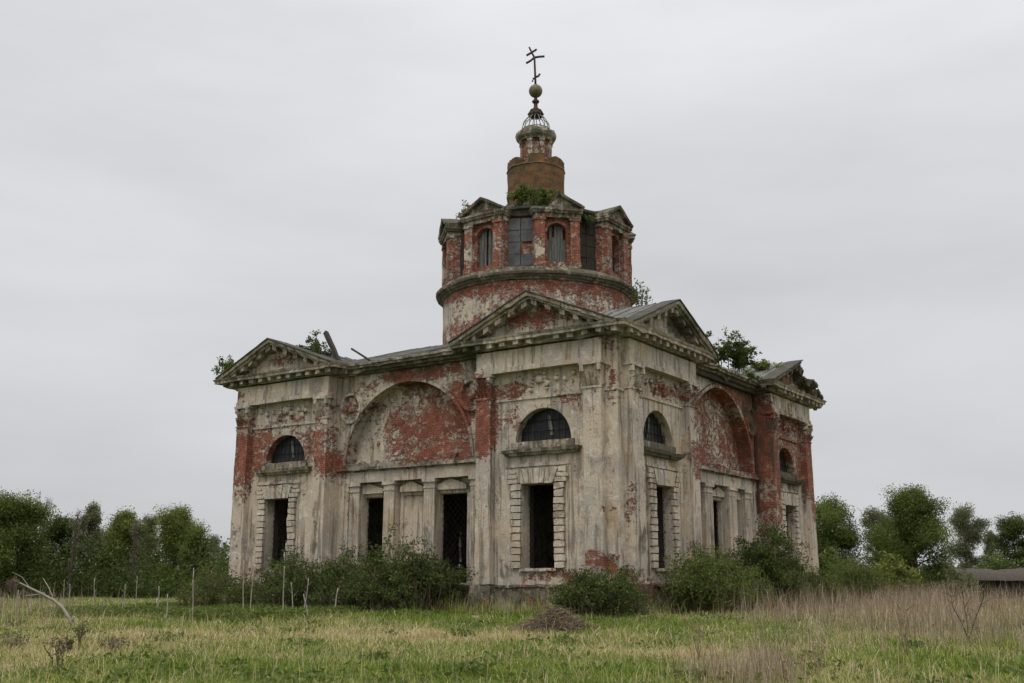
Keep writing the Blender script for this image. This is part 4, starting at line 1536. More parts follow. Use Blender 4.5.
g = np_mesh('ground', V, Fq, np.full(len(ii), 4), gm, None, {'dry': dryness(V[:, 0], V[:, 1])}, True)
tag(g, 'overgrown meadow of green and straw coloured grass', 'ground', None, 'structure')


# ------------------------------------------------------------------ grass
def grass_mat(name, ramp):
    m, n, l, b = new_mat(name)
    at = n.new('ShaderNodeAttribute')
    at.attribute_name = 'tint'
    rp = n.new('ShaderNodeValToRGB')
    el = rp.color_ramp.elements
    el[0].position, el[0].color = ramp[0][0], (*ramp[0][1], 1)
    el[1].position, el[1].color = ramp[-1][0], (*ramp[-1][1], 1)
    for p_, c_ in ramp[1:-1]:
        e = el.new(p_)
        e.color = (*c_, 1)
    l.new(at.outputs['Fac'], rp.inputs[0])
    l.new(rp.outputs[0], b.inputs['Base Color'])
    b.inputs['Roughness'].default_value = .7
    tr = n.new('ShaderNodeBsdfTranslucent')
    l.new(rp.outputs[0], tr.inputs['Color'])
    mx = n.new('ShaderNodeMixShader')
    mx.inputs[0].default_value = .3
    l.new(b.outputs[0], mx.inputs[1])
    l.new(tr.outputs[0], mx.inputs[2])
    l.new(mx.outputs[0], n['Material Output'].inputs['Surface'])
    return m


M['grass'] = grass_mat('meadow_grass', [(0, (.08, .125, .018)), (.3, (.21, .285, .042)), (.5, (.34, .35, .08)), (.7, (.46, .375, .175)), (1, (.68, .57, .37))])


def blades(name, x, y, h, wd, tint, bend, label, mat, cat='grass'):
    n = len(x)
    z = ground_z(x, y) - .015
    az = rng.uniform(0, 2 * math.pi, n)
    ba = rng.uniform(0, 2 * math.pi, n)
    bx, by = np.cos(ba) * bend * h, np.sin(ba) * bend * h
    wx, wy = np.cos(az) * wd / 2, np.sin(az) * wd / 2
    V = np.empty((n, 5, 3))
    V[:, 0] = np.stack((x - wx, y - wy, z), 1)
    V[:, 1] = np.stack((x + wx, y + wy, z), 1)
    V[:, 2] = np.stack((x + wx * .75 + bx * .35, y + wy * .75 + by * .35, z + h * .6), 1)
    V[:, 3] = np.stack((x - wx * .75 + bx * .35, y - wy * .75 + by * .35, z + h * .6), 1)
    V[:, 4] = np.stack((x + bx, y + by, z + h * np.clip(1 - .25 * bend, .3, 1)), 1)
    b = np.arange(n) * 5
    F_ = np.stack((b, b + 1, b + 2, b + 3, b + 3, b + 2, b + 4), 1).ravel()
    T = np.tile([4, 3], n)
    o = np_mesh(name, V.reshape(-1, 3), F_, T, mat, None, {'tint': np.repeat(np.clip(tint, 0, 1), 5)})
    tag(o, label, cat, None, 'stuff')
    return o


def in_church(x, y, m=.25):
    q = np.stack((x - CORNER.x, y - CORNER.y), 1)
    c, s_ = math.cos(-YAW), math.sin(-YAW)
    lx, ly = q[:, 0] * c - q[:, 1] * s_, q[:, 0] * s_ + q[:, 1] * c
    return (lx < m) & (lx > -LA - m) & (ly > -m) & (ly < LB + m)


n = 620000
d = 13.2 * (72 / 13.2) ** rng.uniform(0, 1, n) ** 1.05
x = rng.uniform(-.56, .56, n) * d
keep = ~in_church(x, d)
x, d = x[keep], d[keep]
# gather the blades into tufts
cl = rng.integers(0, len(x), len(x) // 3)
pick = rng.integers(0, len(cl), len(x) * 2 // 3)
k0 = len(x) - len(pick)
x[k0:] = x[cl[pick]] + rng.normal(size=len(pick)) * .05
d[k0:] = d[cl[pick]] + rng.normal(size=len(pick)) * .05
dr = dryness(x, d)
lump = .72 + .45 * np.sin(x * 2.1 + np.sin(d * 1.7)) * np.sin(d * 1.9 + .6 * np.sin(x * 1.3)) + .3 * np.maximum(0, np.sin(x * 4.7 + 2 * np.sin(d * 2.9)) * np.sin(d * 4.3 + x))
h = rng.gamma(4, .030, len(x)) * lump * (1 + .1 * dr) * np.clip(.85 + d / 80, 0, 1.6)
tint = np.where(rng.random(len(x)) < dr, rng.uniform(.55, 1.0, len(x)), rng.uniform(.0, .5, len(x)))
lush = .5 + .5 * np.sin(x * 1.9 + 2.1 * np.sin(d * .9)) * np.sin(d * 1.4 + 1.7 * np.sin(x * .8))
tint = np.where(tint < .52, np.clip(tint * (.45 + .9 * (1 - lush)), 0, .52), tint)
blades('grass', x, d, h, .007 + .00033 * d, tint, rng.uniform(.25, 1.5, len(x)), 'short meadow grass, green with patches of dry straw', M['grass'])

# tall dry reeds on the right, and thinner dry stalks through the meadow
n = 34000
px = np.where(rng.random(n) < .9, rng.uniform(735, 1110, n), rng.normal(745, 45, n))
yy = rng.uniform(19, 64, n)
xx = (px - 512) / FPX * yy * .976
clumps = .5 + .5 * np.sin(xx * .9 + 1.8 * np.sin(yy * .45)) * np.sin(yy * .8 + 1.2 * np.sin(xx * .5 + 1)) + .25 * np.sin(xx * 3.1) * np.sin(yy * 2.3)
edge = smooth(690, 830, px + 40 * np.sin(yy * .9)) * (.16 * smooth(19, 26, yy) + .84 * smooth(25, 35, yy + 3.5 * np.sin(xx * .7)))
kp = (rng.random(n) < edge * (.1 + .75 * clumps)) & ~in_church(xx, yy, 1.2)
hh = rng.gamma(7, .115, n) * (.5 + .6 * clumps) * np.where(yy > 38, 1.2, .85)
# two looser tussocks nearer the camera and thin stems at the far left
m_ = 1700
q = rng.random(m_)
px2 = np.where(q < .45, rng.normal(762, 26, m_), np.where(q < .6, rng.normal(715, 20, m_), rng.normal(15, 45, m_)))
y2 = np.where(q < .45, rng.normal(18.2, 1.5, m_), np.where(q < .6, rng.normal(17.2, .8, m_), rng.uniform(30, 62, m_)))
x2 = (px2 - 512) / FPX * y2 * .976
h2 = np.where(q < .6, rng.gamma(8, .07, m_), rng.gamma(8, .11, m_)) * np.exp(-.5 * np.where(q < .45, ((px2 - 762) / 32) ** 2, 0))
xx, yy, hh = np.concatenate((xx[kp], x2)), np.concatenate((yy[kp], y2)), np.concatenate((hh[kp], h2))
n = len(xx)
blades('dry_reeds', xx, yy, np.clip(hh, .18, 1.6), .006 + .00026 * yy, rng.beta(1.6, 1.5, n), rng.gamma(1.6, .2, n), 'tall dry brown grass standing in the rough right of the church',
       grass_mat('dry_reed', [(0, (.12, .09, .06)), (.4, (.26, .195, .135)), (.75, (.40, .315, .22)), (1, (.60, .50, .36))]))
n = 1800
px = rng.uniform(-40, 1060, n)
yy = 15 * (42 / 15) ** rng.uniform(0, 1, n)
xx = (px - 512) / FPX * yy * .976
kp = ~in_church(xx, yy, .6)
blades('dry_stems', xx[kp], yy[kp], np.clip(rng.normal(.42, .16, n), .2, .9)[kp], (.005 + .0002 * yy)[kp], rng.uniform(.65, 1, n)[kp], rng.uniform(.05, .5, n)[kp], 'scattered thin straw stems rising out of the meadow grass', M['grass'])

# broad-leaved weeds low in the grass: docks, nettles and ground elder in loose patches
m_ = 520
q = rng.random(m_)
keep_w = (q < .5) | (rng.random(m_) < .35)
q = q[keep_w]
m_ = len(q)
cpx = np.where(q < .5, rng.uniform(60, 345, m_), rng.uniform(-20, 1050, m_))
cY = np.where(q < .5, rng.uniform(37.5, 47, m_), 15 * (44 / 15) ** rng.uniform(0, 1, m_))
cx_ = (cpx - 512) / FPX * cY * .976
kp = ~in_church(cx_, cY, .8)
cx_, cY, q = cx_[kp], cY[kp], q[kp]
PP, TT = [], []
for a, b, c in zip(cx_, cY, q):
    k = int(rng.integers(25, 90))
    r_ = rng.uniform(.12, .5)
    p_ = np.stack((a + rng.normal(size=k) * r_, b + rng.normal(size=k) * r_, rng.uniform(.04, .34 if c < .5 else .2, k)), 1)
    p_[:, 2] += ground_z(p_[:, 0], p_[:, 1])
    PP.append(p_)
    TT.append(np.clip(rng.normal(rng.uniform(.25, .7), .15, k), 0, 1))
o = leaf_obj('broadleaf_weeds', np.concatenate(PP), np.concatenate(TT), .085, M['leaf_shrub_green'], None, .7)
tag(o, 'patches of broad-leaved green weeds scattered through the meadow', 'weeds', None, 'stuff')

# nettles and weeds along the foot of the church
n = 9000
u = rng.uniform(-1, 26, n)
nn = rng.gamma(2.0, .8, n) + .5
W = np.array([[q.x, q.y] for q in (church_pt(a, b, 0) for a, b in zip(u, nn))])
zz = ground_z(W[:, 0], W[:, 1])
P = np.stack((W[:, 0], W[:, 1], zz + rng.uniform(.03, .34, n) * np.exp(-nn * .15) * np.clip((u - 4) / 8, .35, 1)), 1)
o = leaf_obj('nettles', P, np.clip(rng.normal(.38, .2, n), 0, 1), .10, M['leaf_shrub_green'], None, .8)
tag(o, 'low green nettles growing along the left foot of the church', 'weeds', None, 'stuff')

# ------------------------------------------------------------------ shrubs against the church
def foot(u, n, face='A'):
    p = church_pt(u, n, 0, face)
    return Vector((p.x, p.y, float(ground_z(p.x, p.y)) - .03))


BG = 'shrubs growing against the church walls'
# name, label, face, u, n, w, d, h, mat, leaves, seed
for (label, face, u, n, w, d, h, mat, nl, sd, rt) in (
    ('wide dark shrub with bare brown stems in front of the left doorway', 'A', 13.2, 2.2, 4.6, 2.6, 2.45, 'leaf_shrub', 9500, 11, .56),
    ('low tangled shrub under the walled-up middle doorway', 'A', 11.0, 2.9, 3.0, 2.2, 1.75, 'leaf_shrub', 5500, 21, .3),
    ('tall shrub rising in front of the right-hand doorway', 'A', 8.9, 2.2, 3.6, 2.4, 2.75, 'leaf_shrub', 9000, 12, .56),
    ('ragged thin shrub below the corner between left pavilion and arch', 'A', 15.7, 2.0, 2.4, 2.0, 2.3, 'leaf_shrub', 3600, 13, .2),
    ('small straggly shrub under the narrow window of the left pavilion', 'A', 18.6, 1.6, 2.4, 1.6, 1.35, 'leaf_shrub_green', 2600, 14, .2),
    ('sparse light green shrub at the outer left corner of the church', 'A', 21.4, 1.6, 2.6, 1.8, 1.85, 'leaf_shrub_green', 2600, 15, .2),
    ('low spreading dark shrub around the near corner of the church', 'A', .15, 1.5, 2.5, 2.0, 1.85, 'leaf_shrub', 5500, 16, .5),
    ('broad leafy shrub below the right-hand pavilion window near the corner', 'B', 3.9, 2.0, 2.2, 4.2, 2.65, 'leaf_shrub_green', 9000, 17, -.6),
    ('leafy shrub filling the foot of the right arch, paler than its tall neighbour', 'B', 7.6, 2.1, 1.6, 2.2, 1.5, 'leaf_shrub_green', 4500, 23, -.6),
    ('tall dense dark shrub covering the pier at the end of the right arch', 'B', 10.4, 2.0, 2.3, 3.0, 3.9, 'leaf_shrub', 13000, 18, -.6),
    ('bushy shrub half hiding the farthest window of the right front', 'B', 17.6, 1.9, 2.0, 2.4, 1.9, 'leaf_shrub_green', 5000, 19, -.6),
    ('round green shrub at the far right corner of the church', 'B', 24.2, 1.5, 3.2, 3.2, 2.6, 'leaf_shrub_green', 6000, 20, 0)):
    bush('shrub', label, foot(u, n, face), w * 1.5, d * 1.35, h, mat, int(nl * 2.4), .075, sd, 54, 'shrub', BG, rt, .12, 'twig', .13, .8, .34)

# plants on the roofs
RG = 'plants growing on the ruined roof'
for (label, face, u, n, h0, w, h, nl, sd, mat) in (
    ('green sapling sprouting from the left end of the far left cornice', 'A', 22.9, .5, 11.38, 1.2, 1.15, 1100, 31, 'leaf_mid'),
    ('small sapling beside the broken rafters behind the left gable', 'A', 17.7, -1.0, 11.9, 1.7, 1.5, 1700, 32, 'leaf_dark'),
    ('big bushy sapling on the roof above the right arch', 'B', 12.2, -.4, 11.4, 3.1, 2.0, 7500, 33, 'leaf_dark'),
    ('low weedy sapling beside the big one above the right arch', 'B', 15.2, -.4, 11.4, 1.2, .6, 700, 34, 'leaf_mid'),
    ('moss and grass tuft on the roof behind the far right gable', 'B', 18.3, -.6, 12.5, 1.7, .5, 900, 35, 'leaf_yellow'),
    ('thin sapling on the ridge between drum and right gable', 'B', 4.2, -.95, 13.15, .8, 1.2, 220, 36, 'leaf_mid')):
    p = church_pt(u, n, h0, face)
    bush('roof_sapling', label, p, w, w * .8, h, mat, nl, .10, sd, 9, 'sapling', RG, 0, .02, 'twig', .09, 1.0, .35)
for (label, az, r, h0, w, h, nl, sd, mat) in (
    ('leafy tuft on the left cornice of the belvedere beside the left gable', -112, 4.9, 20.5, .95, .9, 420, 41, 'leaf_mid'),
    ('mossy green bush between two gables at the front of the belvedere', -62, 4.3, 20.5, 2.4, 1.3, 2600, 42, 'leaf_mid'),
    ('low moss tuft at the foot of the small rusty cupola', -48, 3.3, 21.1, 1.3, .7, 700, 43, 'leaf_yellow'),
    ('dark ivy tuft hanging in the gap right of the boarded window', -22, 4.85, 19.6, .8, .8, 420, 44, 'leaf_dark')):
    c_ = CEN + Vector((r * math.cos(R(az)), r * math.sin(R(az)), h0))
    p = CORNER + ROT @ c_
    bush('roof_sapling', label, p, w, w * .8, h, mat, nl, .10, sd, 8, 'sapling', RG, 0, .0, 'twig', .08, 1.0, .3)

# ------------------------------------------------------------------ trees on the left
LT = 'trees on the left edge of the meadow'
tree('tree', 'dense round dark green tree at the left edge of the photo', 8, 84, 501, 82, 'round', 'leaf_mid', 17000, .24, 51, .12, 26, group=LT)
tree('tree', 'leafless grey tree showing behind the round dark tree', 40, 98, 491, 26, 'vase', 'leaf_bud', 500, .14, 52, .3, 22, group=LT, upness=1.0)
tree('tree', 'dark green tree beside the tall thin trunk, left of it', 58, 90, 513, 54, 'oval', 'leaf_dark', 9000, .23, 53, .12, 20, group=LT)
tree('tree', 'tall thin sparse tree with a dark straight trunk', 84, 86, 498, 40, 'oval', 'leaf_pale', 4200, .2, 54, .3, 18, group=LT, upness=.8)
tree('tree', 'light green tree with upright boughs, right of the tall thin trunk', 116, 90, 512, 62, 'oval', 'leaf_spring', 9500, .22, 55, .12, 22, group=LT, upness=.9)
tree('tree', 'thin pale tree between two thicker green trees', 146, 98, 515, 34, 'vase', 'leaf_pale', 2600, .18, 56, .2, 14, group=LT, upness=1.0)
tree('tree', 'bright-topped green tree, tallest of those nearest the church', 173, 92, 507, 66, 'oval', 'leaf_spring', 10500, .22, 57, .12, 22, group=LT, upness=.7)
tree('tree', 'low spreading green tree beside the bare grey trees', 196, 88, 538, 46, 'round', 'leaf_mid', 8000, .22, 58, .08, 20, group=LT)
tree('tree', 'bare brownish tree close to the left corner of the church', 213, 96, 536, 30, 'vase', 'leaf_bud', 1500, .16, 59, .2, 18, group=LT, upness=.9)
tree('tree', 'dark green tree low between the tall thin trunk and light tree', 99, 100, 535, 50, 'round', 'leaf_dark', 8000, .22, 60, .05, 20, group=LT)
tree('tree', 'dark green tree low behind the thin pale tree', 143, 102, 530, 46, 'round', 'leaf_dark', 8000, .22, 61, .05, 20, group=LT)
tree('tree', 'large green tree just outside the left edge of the photo', -46, 86, 505, 90, 'round', 'leaf_mid', 9000, .24, 62, .1, 22, group=LT)
tree('tree', 'slender grey leafless tree just left of the tall thin trunk', 70, 83, 503, 24, 'vase', 'leaf_bud', 350, .14, 63, .25, 24, group=LT, upness=1.0)
tree('tree', 'slender grey leafless tree in front of the light green tree', 131, 84, 517, 26, 'vase', 'leaf_bud', 350, .14, 64, .25, 24, group=LT, upness=1.0)
tree('tree', 'grey leafless tree nearest the left corner of the church', 222, 92, 541, 20, 'vase', 'leaf_bud', 400, .14, 65, .2, 22, group=LT, upness=1.0)
# undergrowth at their feet
n = 60000
px = rng.uniform(-90, 238, n)
Y = rng.uniform(82, 106, n)
x = (px - 512) / FPX * Y * .976
P = np.stack((x, Y, ground_z(x, Y) + rng.gamma(2.2, .95, n) * (.75 + .35 * np.sin(x * .55 + 1))), 1)
P[:, 2] = np.minimum(P[:, 2], 4.4 - rng.uniform(0, 1.5, n))
o = leaf_obj('undergrowth', P, np.clip(rng.normal(.16, .16, n), 0, 1), .17, M['leaf_mid'], None)
tag(o, 'dark tangled undergrowth at the feet of the left trees', 'undergrowth', None, 'stuff')

# ------------------------------------------------------------------ trees and bushes on the right
RT = 'trees on the right behind the church'
tree('tree', 'dark green tree showing behind the right corner of the church', 830, 84, 503, 72, 'round', 'leaf_mid', 11000, .22, 71, .12, 22, group=RT)
tree('tree', 'pale thin-leaved tree leaning out left of the biggest tree', 879, 92, 502, 44, 'oval', 'leaf_pale', 4200, .2, 72, .2, 18, group=RT, upness=.6)
tree('tree', 'biggest round dark green tree in the open right of the church', 918, 80, 487, 76, 'oval', 'leaf_mid', 19000, .21, 73, .06, 30, group=RT)
tree('tree', 'smaller green tree pressed against the biggest tree, left side', 896, 86, 515, 50, 'round', 'leaf_mid', 8000, .2, 74, .08, 20, group=RT)
tree('tree', 'round-topped tree standing behind the grey shed roof', 968, 100, 508, 46, 'round', 'leaf_pale', 7500, .2, 75, .25, 20, group=RT)
tree('tree', 'small loose tree between two rounder trees behind the shed', 993, 104, 526, 26, 'oval', 'leaf_pale', 2600, .2, 76, .25, 14, group=RT)
tree('tree', 'dark tree at the right edge of the photo behind the shed', 1018, 100, 517, 50, 'round', 'leaf_dark', 8500, .22, 77, .15, 20, group=RT)
tree('tree', 'large tree just outside the right edge of the photo', 1066, 96, 512, 60, 'round', 'leaf_mid', 7000, .22, 78, .15, 20, group=RT)
RB = 'bushes on the right behind the dry reeds'


def far_bush(label, px, Y, top, wpx, mat, nl, sd):
    x = (px - 512) / FPX * Y * .976
    z = float(ground_z(x, Y))
    h = world_at(px, top, Y).z - z
    w = wpx / FPX * Y * 1.05
    bush('bush', label, (x, Y, z), w, w * .8, h * .95, mat, nl, .17, sd, 26, 'bush', RB, 0, .05, 'twig', .2, .95, .12)


far_bush('green bush beside the right corner of the church', 836, 68, 546, 60, 'leaf_mid', 9000, 81)
far_bush('yellow-green rounded bush left of the biggest tree', 890, 72, 561, 44, 'leaf_yellow', 6500, 82)
far_bush('dark green bush behind the yellow-green one', 866, 76, 556, 40, 'leaf_mid', 5000, 83)
far_bush('pale olive bush at the foot of the biggest tree, shed side', 957, 74, 563, 34, 'leaf_pale', 3000, 84)
far_bush('green hedge bush behind the shed roof', 1000, 92, 553, 60, 'leaf_mid', 6000, 85)

# far-off wood along the horizon
m_ = 30000
ang = rng.uniform(R(-62), R(62), m_)
dist = rng.uniform(330, 400, m_)
x, y = np.sin(ang) * dist, np.cos(ang) * dist
hz = rng.beta(1.6, 1.6, m_) * (5.0 + 1.5 * np.sin(ang * 37) + 1.2 * np.sin(ang * 91 + 1))
o = leaf_obj('distant_wood', np.stack((x, y, hz - .6), 1), np.clip(rng.normal(.35, .2, m_), 0, 1), 1.3, M['leaf_pale'], None)  # pale leaf colour paints distance haze onto the wood
tag(o, 'low far-off wood along the horizon behind everything', 'wood', None, 'stuff')

# ------------------------------------------------------------------ old shed on the right
sx0, sx1, SY = (944 - 512) / FPX * 82 * .976, (1075 - 512) / FPX * 82 * .976, 82.0
zg = float(ground_z((sx0 + sx1) / 2, SY))
shed = empty('wooden_shed', ((sx0 + sx1) / 2, SY, zg), R(-4))
tag(shed, 'long low grey wooden shed with a sagging roof behind the dry grass', 'shed')
hl = (sx1 - sx0) / 2


def local_boxes(name, boxes, mat, parent):
    V, Fl = [], []
    for (x0, x1, y0, y1, z0, z1, dz) in boxes:
        b = len(V)
        for z in (z0, z1):
            for (x, y) in ((x0, y0), (x1, y0), (x1, y1), (x0, y1)):
                V.append((x, y, z + (dz if x == x1 else 0) + 0))
        for f in ((0, 3, 2, 1), (4, 5, 6, 7), (0, 1, 5, 4), (1, 2, 6, 5), (2, 3, 7, 6), (3, 0, 4, 7)):
            Fl += [b + i for i in f]
    return np_mesh(name, np.array(V), Fl, np.full(len(V) // 8 * 6, 4), mat, parent)


bx = []
q = -hl
rs = random.Random(3)
while q < hl:
    w = rs.uniform(.16, .26)
    if not (5.0 < q < 6.0):
        bx.append((q, q + w - .015, -.03 + rs.uniform(-.02, .02), .03, 0.0, 1.45 + rs.uniform(-.06, .04), 0))
    q += w
for e in (-hl, hl):
    bx.append((e - .06, e + .06, 0.04, 3.5, 0.0, 1.5, 0))
bx.append((-hl, hl, 3.5, 3.58, 0, 1.5, 0))
local_boxes('board_wall', bx, M['darkwood'], shed)
rv, rf = [], []
NX = 24
for i in range(NX + 1):
    t = i / NX
    xx_ = -hl - .3 + (2 * hl + .6) * t
    sag = -.16 * math.sin(math.pi * t) + .03 * math.sin(t * 23) + .02 * math.sin(t * 51)
    for (yy_, zz_) in ((-.45, 1.36), (1.75, 2.35 + sag), (3.95, 1.36)):
        for th in (0, .07):
            rv.append((xx_, yy_, zz_ + th + .4 * sag))
for i in range(NX):
    a, b = i * 6, (i + 1) * 6
    for (p, q) in ((0, 2), (2, 4)):
        rf += [a + p, b + p, b + q, a + q, a + p + 1, a + q + 1, b + q + 1, b + p + 1]
    rf += [a, a + 1, b + 1, b, a + 4, b + 4, b + 5, a + 5]
np_mesh('roof', np.array(rv), rf, np.full(len(rf) // 4, 4), simple_mat('rotten_shingles', (.085, .07, .055), (.05, .043, .035), 5.0, (.12, .10, .08), bump=.8), shed)
local_boxes('door_post', [(4.9, 5.0, -.06, .06, 0, 1.5, 0), (6.0, 6.1, -.06, .06, 0, 1.5, 0)], M['wood'], shed)

# ------------------------------------------------------------------ dry stalks and stakes
SG = 'pale dry stalks standing in front of the left trees and church'
STK = [  # px, bottom py, top py, lean px, words
    (192, 620, 568, 2, 'tall pale dry stalk standing alone in the grass left of the church'),
    (243, 614, 560, 1, 'tall pale stalk before the left corner of the church, left of a pair'),
    (250, 612, 563, 4, 'tall pale stalk before the left corner of the church, right of a pair'),
    (283, 620, 566, 1, 'tallest white stalk in front of the narrow left window'),
    (294, 612, 582, -3, 'short slanting stalk just right of the tallest white stalk'),
    (303, 612, 578, 6, 'slanting grey stalk in front of the ragged thin shrub'),
    (308, 620, 594, -4, 'short thick broken stalk before the wide dark shrub'),
    (334, 612, 588, 4, 'thin grey stalk against the wide dark shrub'),
    (125, 612, 584, 0, 'straight pale stake in front of the left trees, tallest of its row'),
    (122, 614, 602, 1, 'short stubby stake beside the straight pale stake'),
    (136, 610, 576, 1, 'thin dark stalk right of the straight pale stake'),
    (103, 612, 600, 1, 'short stake midway between bent dead stem and straight pale stake'),
    (93, 612, 578, 2, 'slender grey stalk below the light green tree'),
    (70, 612, 584, 0, 'pale stalk right beside the bent dead stem'),
    (64, 612, 580, 0, 'pale stalk standing behind the bent dead stem'),
    (42, 614, 592, 2, 'thin pale stalk under the arch of the bent dead stem'),
    (17, 614, 590, 1, 'thin stalk under the brown plume at the far left'),
    (158, 611, 586, 1, 'short dark stalk between the thin dark stalk and the lone tall stalk'),
    (166, 622, 594, 2, 'dry stalk left of the lone tall stalk'),
    (822, 676, 610, -2, 'pale dry stalk in the green grass at lower right')]
for i, (px, pb, pt, ln, label) in enumerate(STK):
    gx_, gy_ = gpt(px, pb)
    gy_ = min(gy_, 41.0 if px > 215 else 46.0)
    b = world_at(px, pb, gy_)
    t = world_at(px + ln, pt, gy_)
    zb = float(ground_z(b.x, gy_))
    o = empty('dry_stalk', (b.x, gy_, zb))
    tag(o, label, 'stalk', SG)
    hgt = t.z - zb
    r = (.026 if hgt > 1.2 else .034) * min(1, gy_ / 40) * (.6 if gy_ < 25 else 1)
    pth = []
    for j in range(6):
        q = j / 5
        pth.append(((float((t.x - b.x) * q + .012 * math.sin(j * 1.1 + i)), .02 * math.sin(j * 1.3 + i * 2), hgt * q - (.05 if j == 0 else 0)), r * (1 - .45 * q)))
    tubes('stem', [pth], M['palebark'], o, 6)
    if hgt > 1.2:
        tw = []
        for j in range(4):
            q = .55 + .12 * j
            a = i * 1.7 + j * 2.2
            s0 = np.array([(t.x - b.x) * q, 0, hgt * q])
            tw.append([(s0, .007), (s0 + np.array([math.cos(a) * .16, math.sin(a) * .16, .2]), .004)])
        tubes('twig', tw, M['palebark'], o, 4)

# bent dead stem with a brown plume
gx_, gy_ = gpt(74, 634)
gy_ = 33.0
b0 = world_at(74, 630, gy_)
zb = float(ground_z(b0.x, gy_))
o = empty('bent_dead_stem', (b0.x, gy_, zb))
tag(o, 'bent pale dead stem arching left over the grass, with brown plume', 'dead stem')


def rel(px, py, dy=0.0):
    w = world_at(px, py, gy_ + dy)
    return np.array([w.x - b0.x, dy, w.z - zb])


main = [(np.array([.05, 0, -.05]), .055), (rel(69, 618), .05), (rel(62, 607), .047), (rel(53, 600), .043), (rel(42, 594, -.2), .038), (rel(30, 588, -.3), .03), (rel(20, 583, -.4), .022), (rel(14, 580, -.45), .012)]
tubes('stem', [main], M['palebark'], o, 8)
tubes('twig', [[(rel(42, 594, -.2), .022), (rel(33, 595, -.3), .016), (rel(23, 596, -.4), .008)], [(rel(54, 601), .02), (rel(49, 588, .2), .014), (rel(43, 578, .3), .007)], [(rel(30, 588, -.3), .014), (rel(22, 577, -.2), .008), (rel(12, 572, -.2), .005)],
               [(rel(72, 622), .04), (rel(74, 616), .035)]], M['palebark'], o, 6)
pl = []
rs = np.random.default_rng(5)
for k in range(90):
    s0 = rel(15, 581, -.45) + rs.normal(size=3) * .07
    e_ = rel(10 + rs.normal() * 3.2, 588 + rs.normal() * 3.6, -.45 + rs.normal() * .15)
    pl.append([(s0, .006), ((s0 + e_) / 2 + rs.normal(size=3) * .04, .006), (e_, .003)])
tubes('plume', pl, M['twig'], o, 3)


def bare_plant(name, label, px, pb, pt, wpx, sd, cat, n_st=5, mat='twig', thick=1.0, leaves=0, group=None, lm='leaf_dark'):
    gx_, gy_ = gpt(px, pb)
    z = float(ground_z(gx_, gy_))
    h = world_at(px, pt, gy_).z - z
    w = wpx / FPX * gy_
    rg = np.random.default_rng(sd)
    o = empty(name, (gx_, gy_, z))
    tag(o, label, cat, group)
    paths, segs = [], []
    for i in range(n_st):
        tip = np.array([rg.normal() * w * .3, rg.normal() * w * .3, h * rg.uniform(.7, 1.02)])
        pts = [(np.array([rg.normal() * .05, rg.normal() * .05, -.03]), .014 * thick), (tip * .4 + rg.normal(size=3) * .05 * w, .011 * thick), (tip * .75 + rg.normal(size=3) * .06 * w, .008 * thick), (tip, .004 * thick)]
        paths.append(pts)
        for q in range(8):
            t = rg.uniform(.3, .95)
            k = min(int(t * 3), 2)
            s0 = pts[k][0] + (pts[k + 1][0] - pts[k][0]) * (t * 3 - k)
            dd = rg.normal(size=3) * np.array([1, 1, .4]) + np.array([0, 0, .8])
            dd /= np.linalg.norm(dd)
            e_ = s0 + dd * h * rg.uniform(.12, .34)
            paths.append([(s0, .006 * thick), ((s0 + e_) / 2 + rg.normal(size=3) * .03, .005 * thick), (e_, .003 * thick)])
            segs.append((s0, e_, 1.0))
    tubes('stems', paths, M[mat], o, 4)
    if leaves:
        P, tint = leaves_on(segs, leaves, .04, sd + 9)
        P[:, 2] = np.maximum(P[:, 2], .03)
        leaf_obj('foliage', P, tint, .036, M[lm], o)
    return o


bare_plant('bare_sapling', 'leafless dark sapling standing in front of the dry reeds at right', 970, 642, 588, 44, 91, 'sapling', 3, 'bark', 1.3)
bare_plant('weed', 'dark brown dry weed in the left foreground grass', 58, 672, 632, 22, 92, 'weed', 6, 'twig', .9, 120, 'weeds in the meadow')
bare_plant('weed', 'small dark leafy weed right of the bent dead stem foot', 79, 646, 622, 9, 93, 'weed', 4, 'twig', .9, 200, 'weeds in the meadow')
bare_plant('weed', 'dark leafy weed in front of the bent dead stem', 67, 655, 638, 8, 94, 'weed', 4, 'twig', .9, 200, 'weeds in the meadow')
bare_plant('weed', 'branching dry weed in the right foreground grass', 815, 683, 628, 30, 95, 'weed', 4, 'straw', .9, 0, 'weeds in the meadow')
bare_plant('weed', 'wispy dry weed before the tall dry reeds, left of the sapling', 905, 660, 600, 24, 96, 'weed', 5, 'straw', .8, 0, 'weeds in the meadow')
bare_plant('weed', 'thin straw weed in front of the shrub near the corner', 700, 660, 612, 20, 97, 'weed', 4, 'straw', .8, 0, 'weeds in the meadow')
bare_plant('weed', 'low silvery dark weed patch at the left edge of the photo', 14, 652, 636, 30, 98, 'weed', 14, 'twig', .6, 260, 'weeds in the meadow', 'leaf_pale')
bare_plant('weed', 'low grey-green weed patch left of the straw patch', 112, 656, 637, 26, 99, 'weed', 14, 'twig', .6, 260, 'weeds in the meadow', 'leaf_pale')

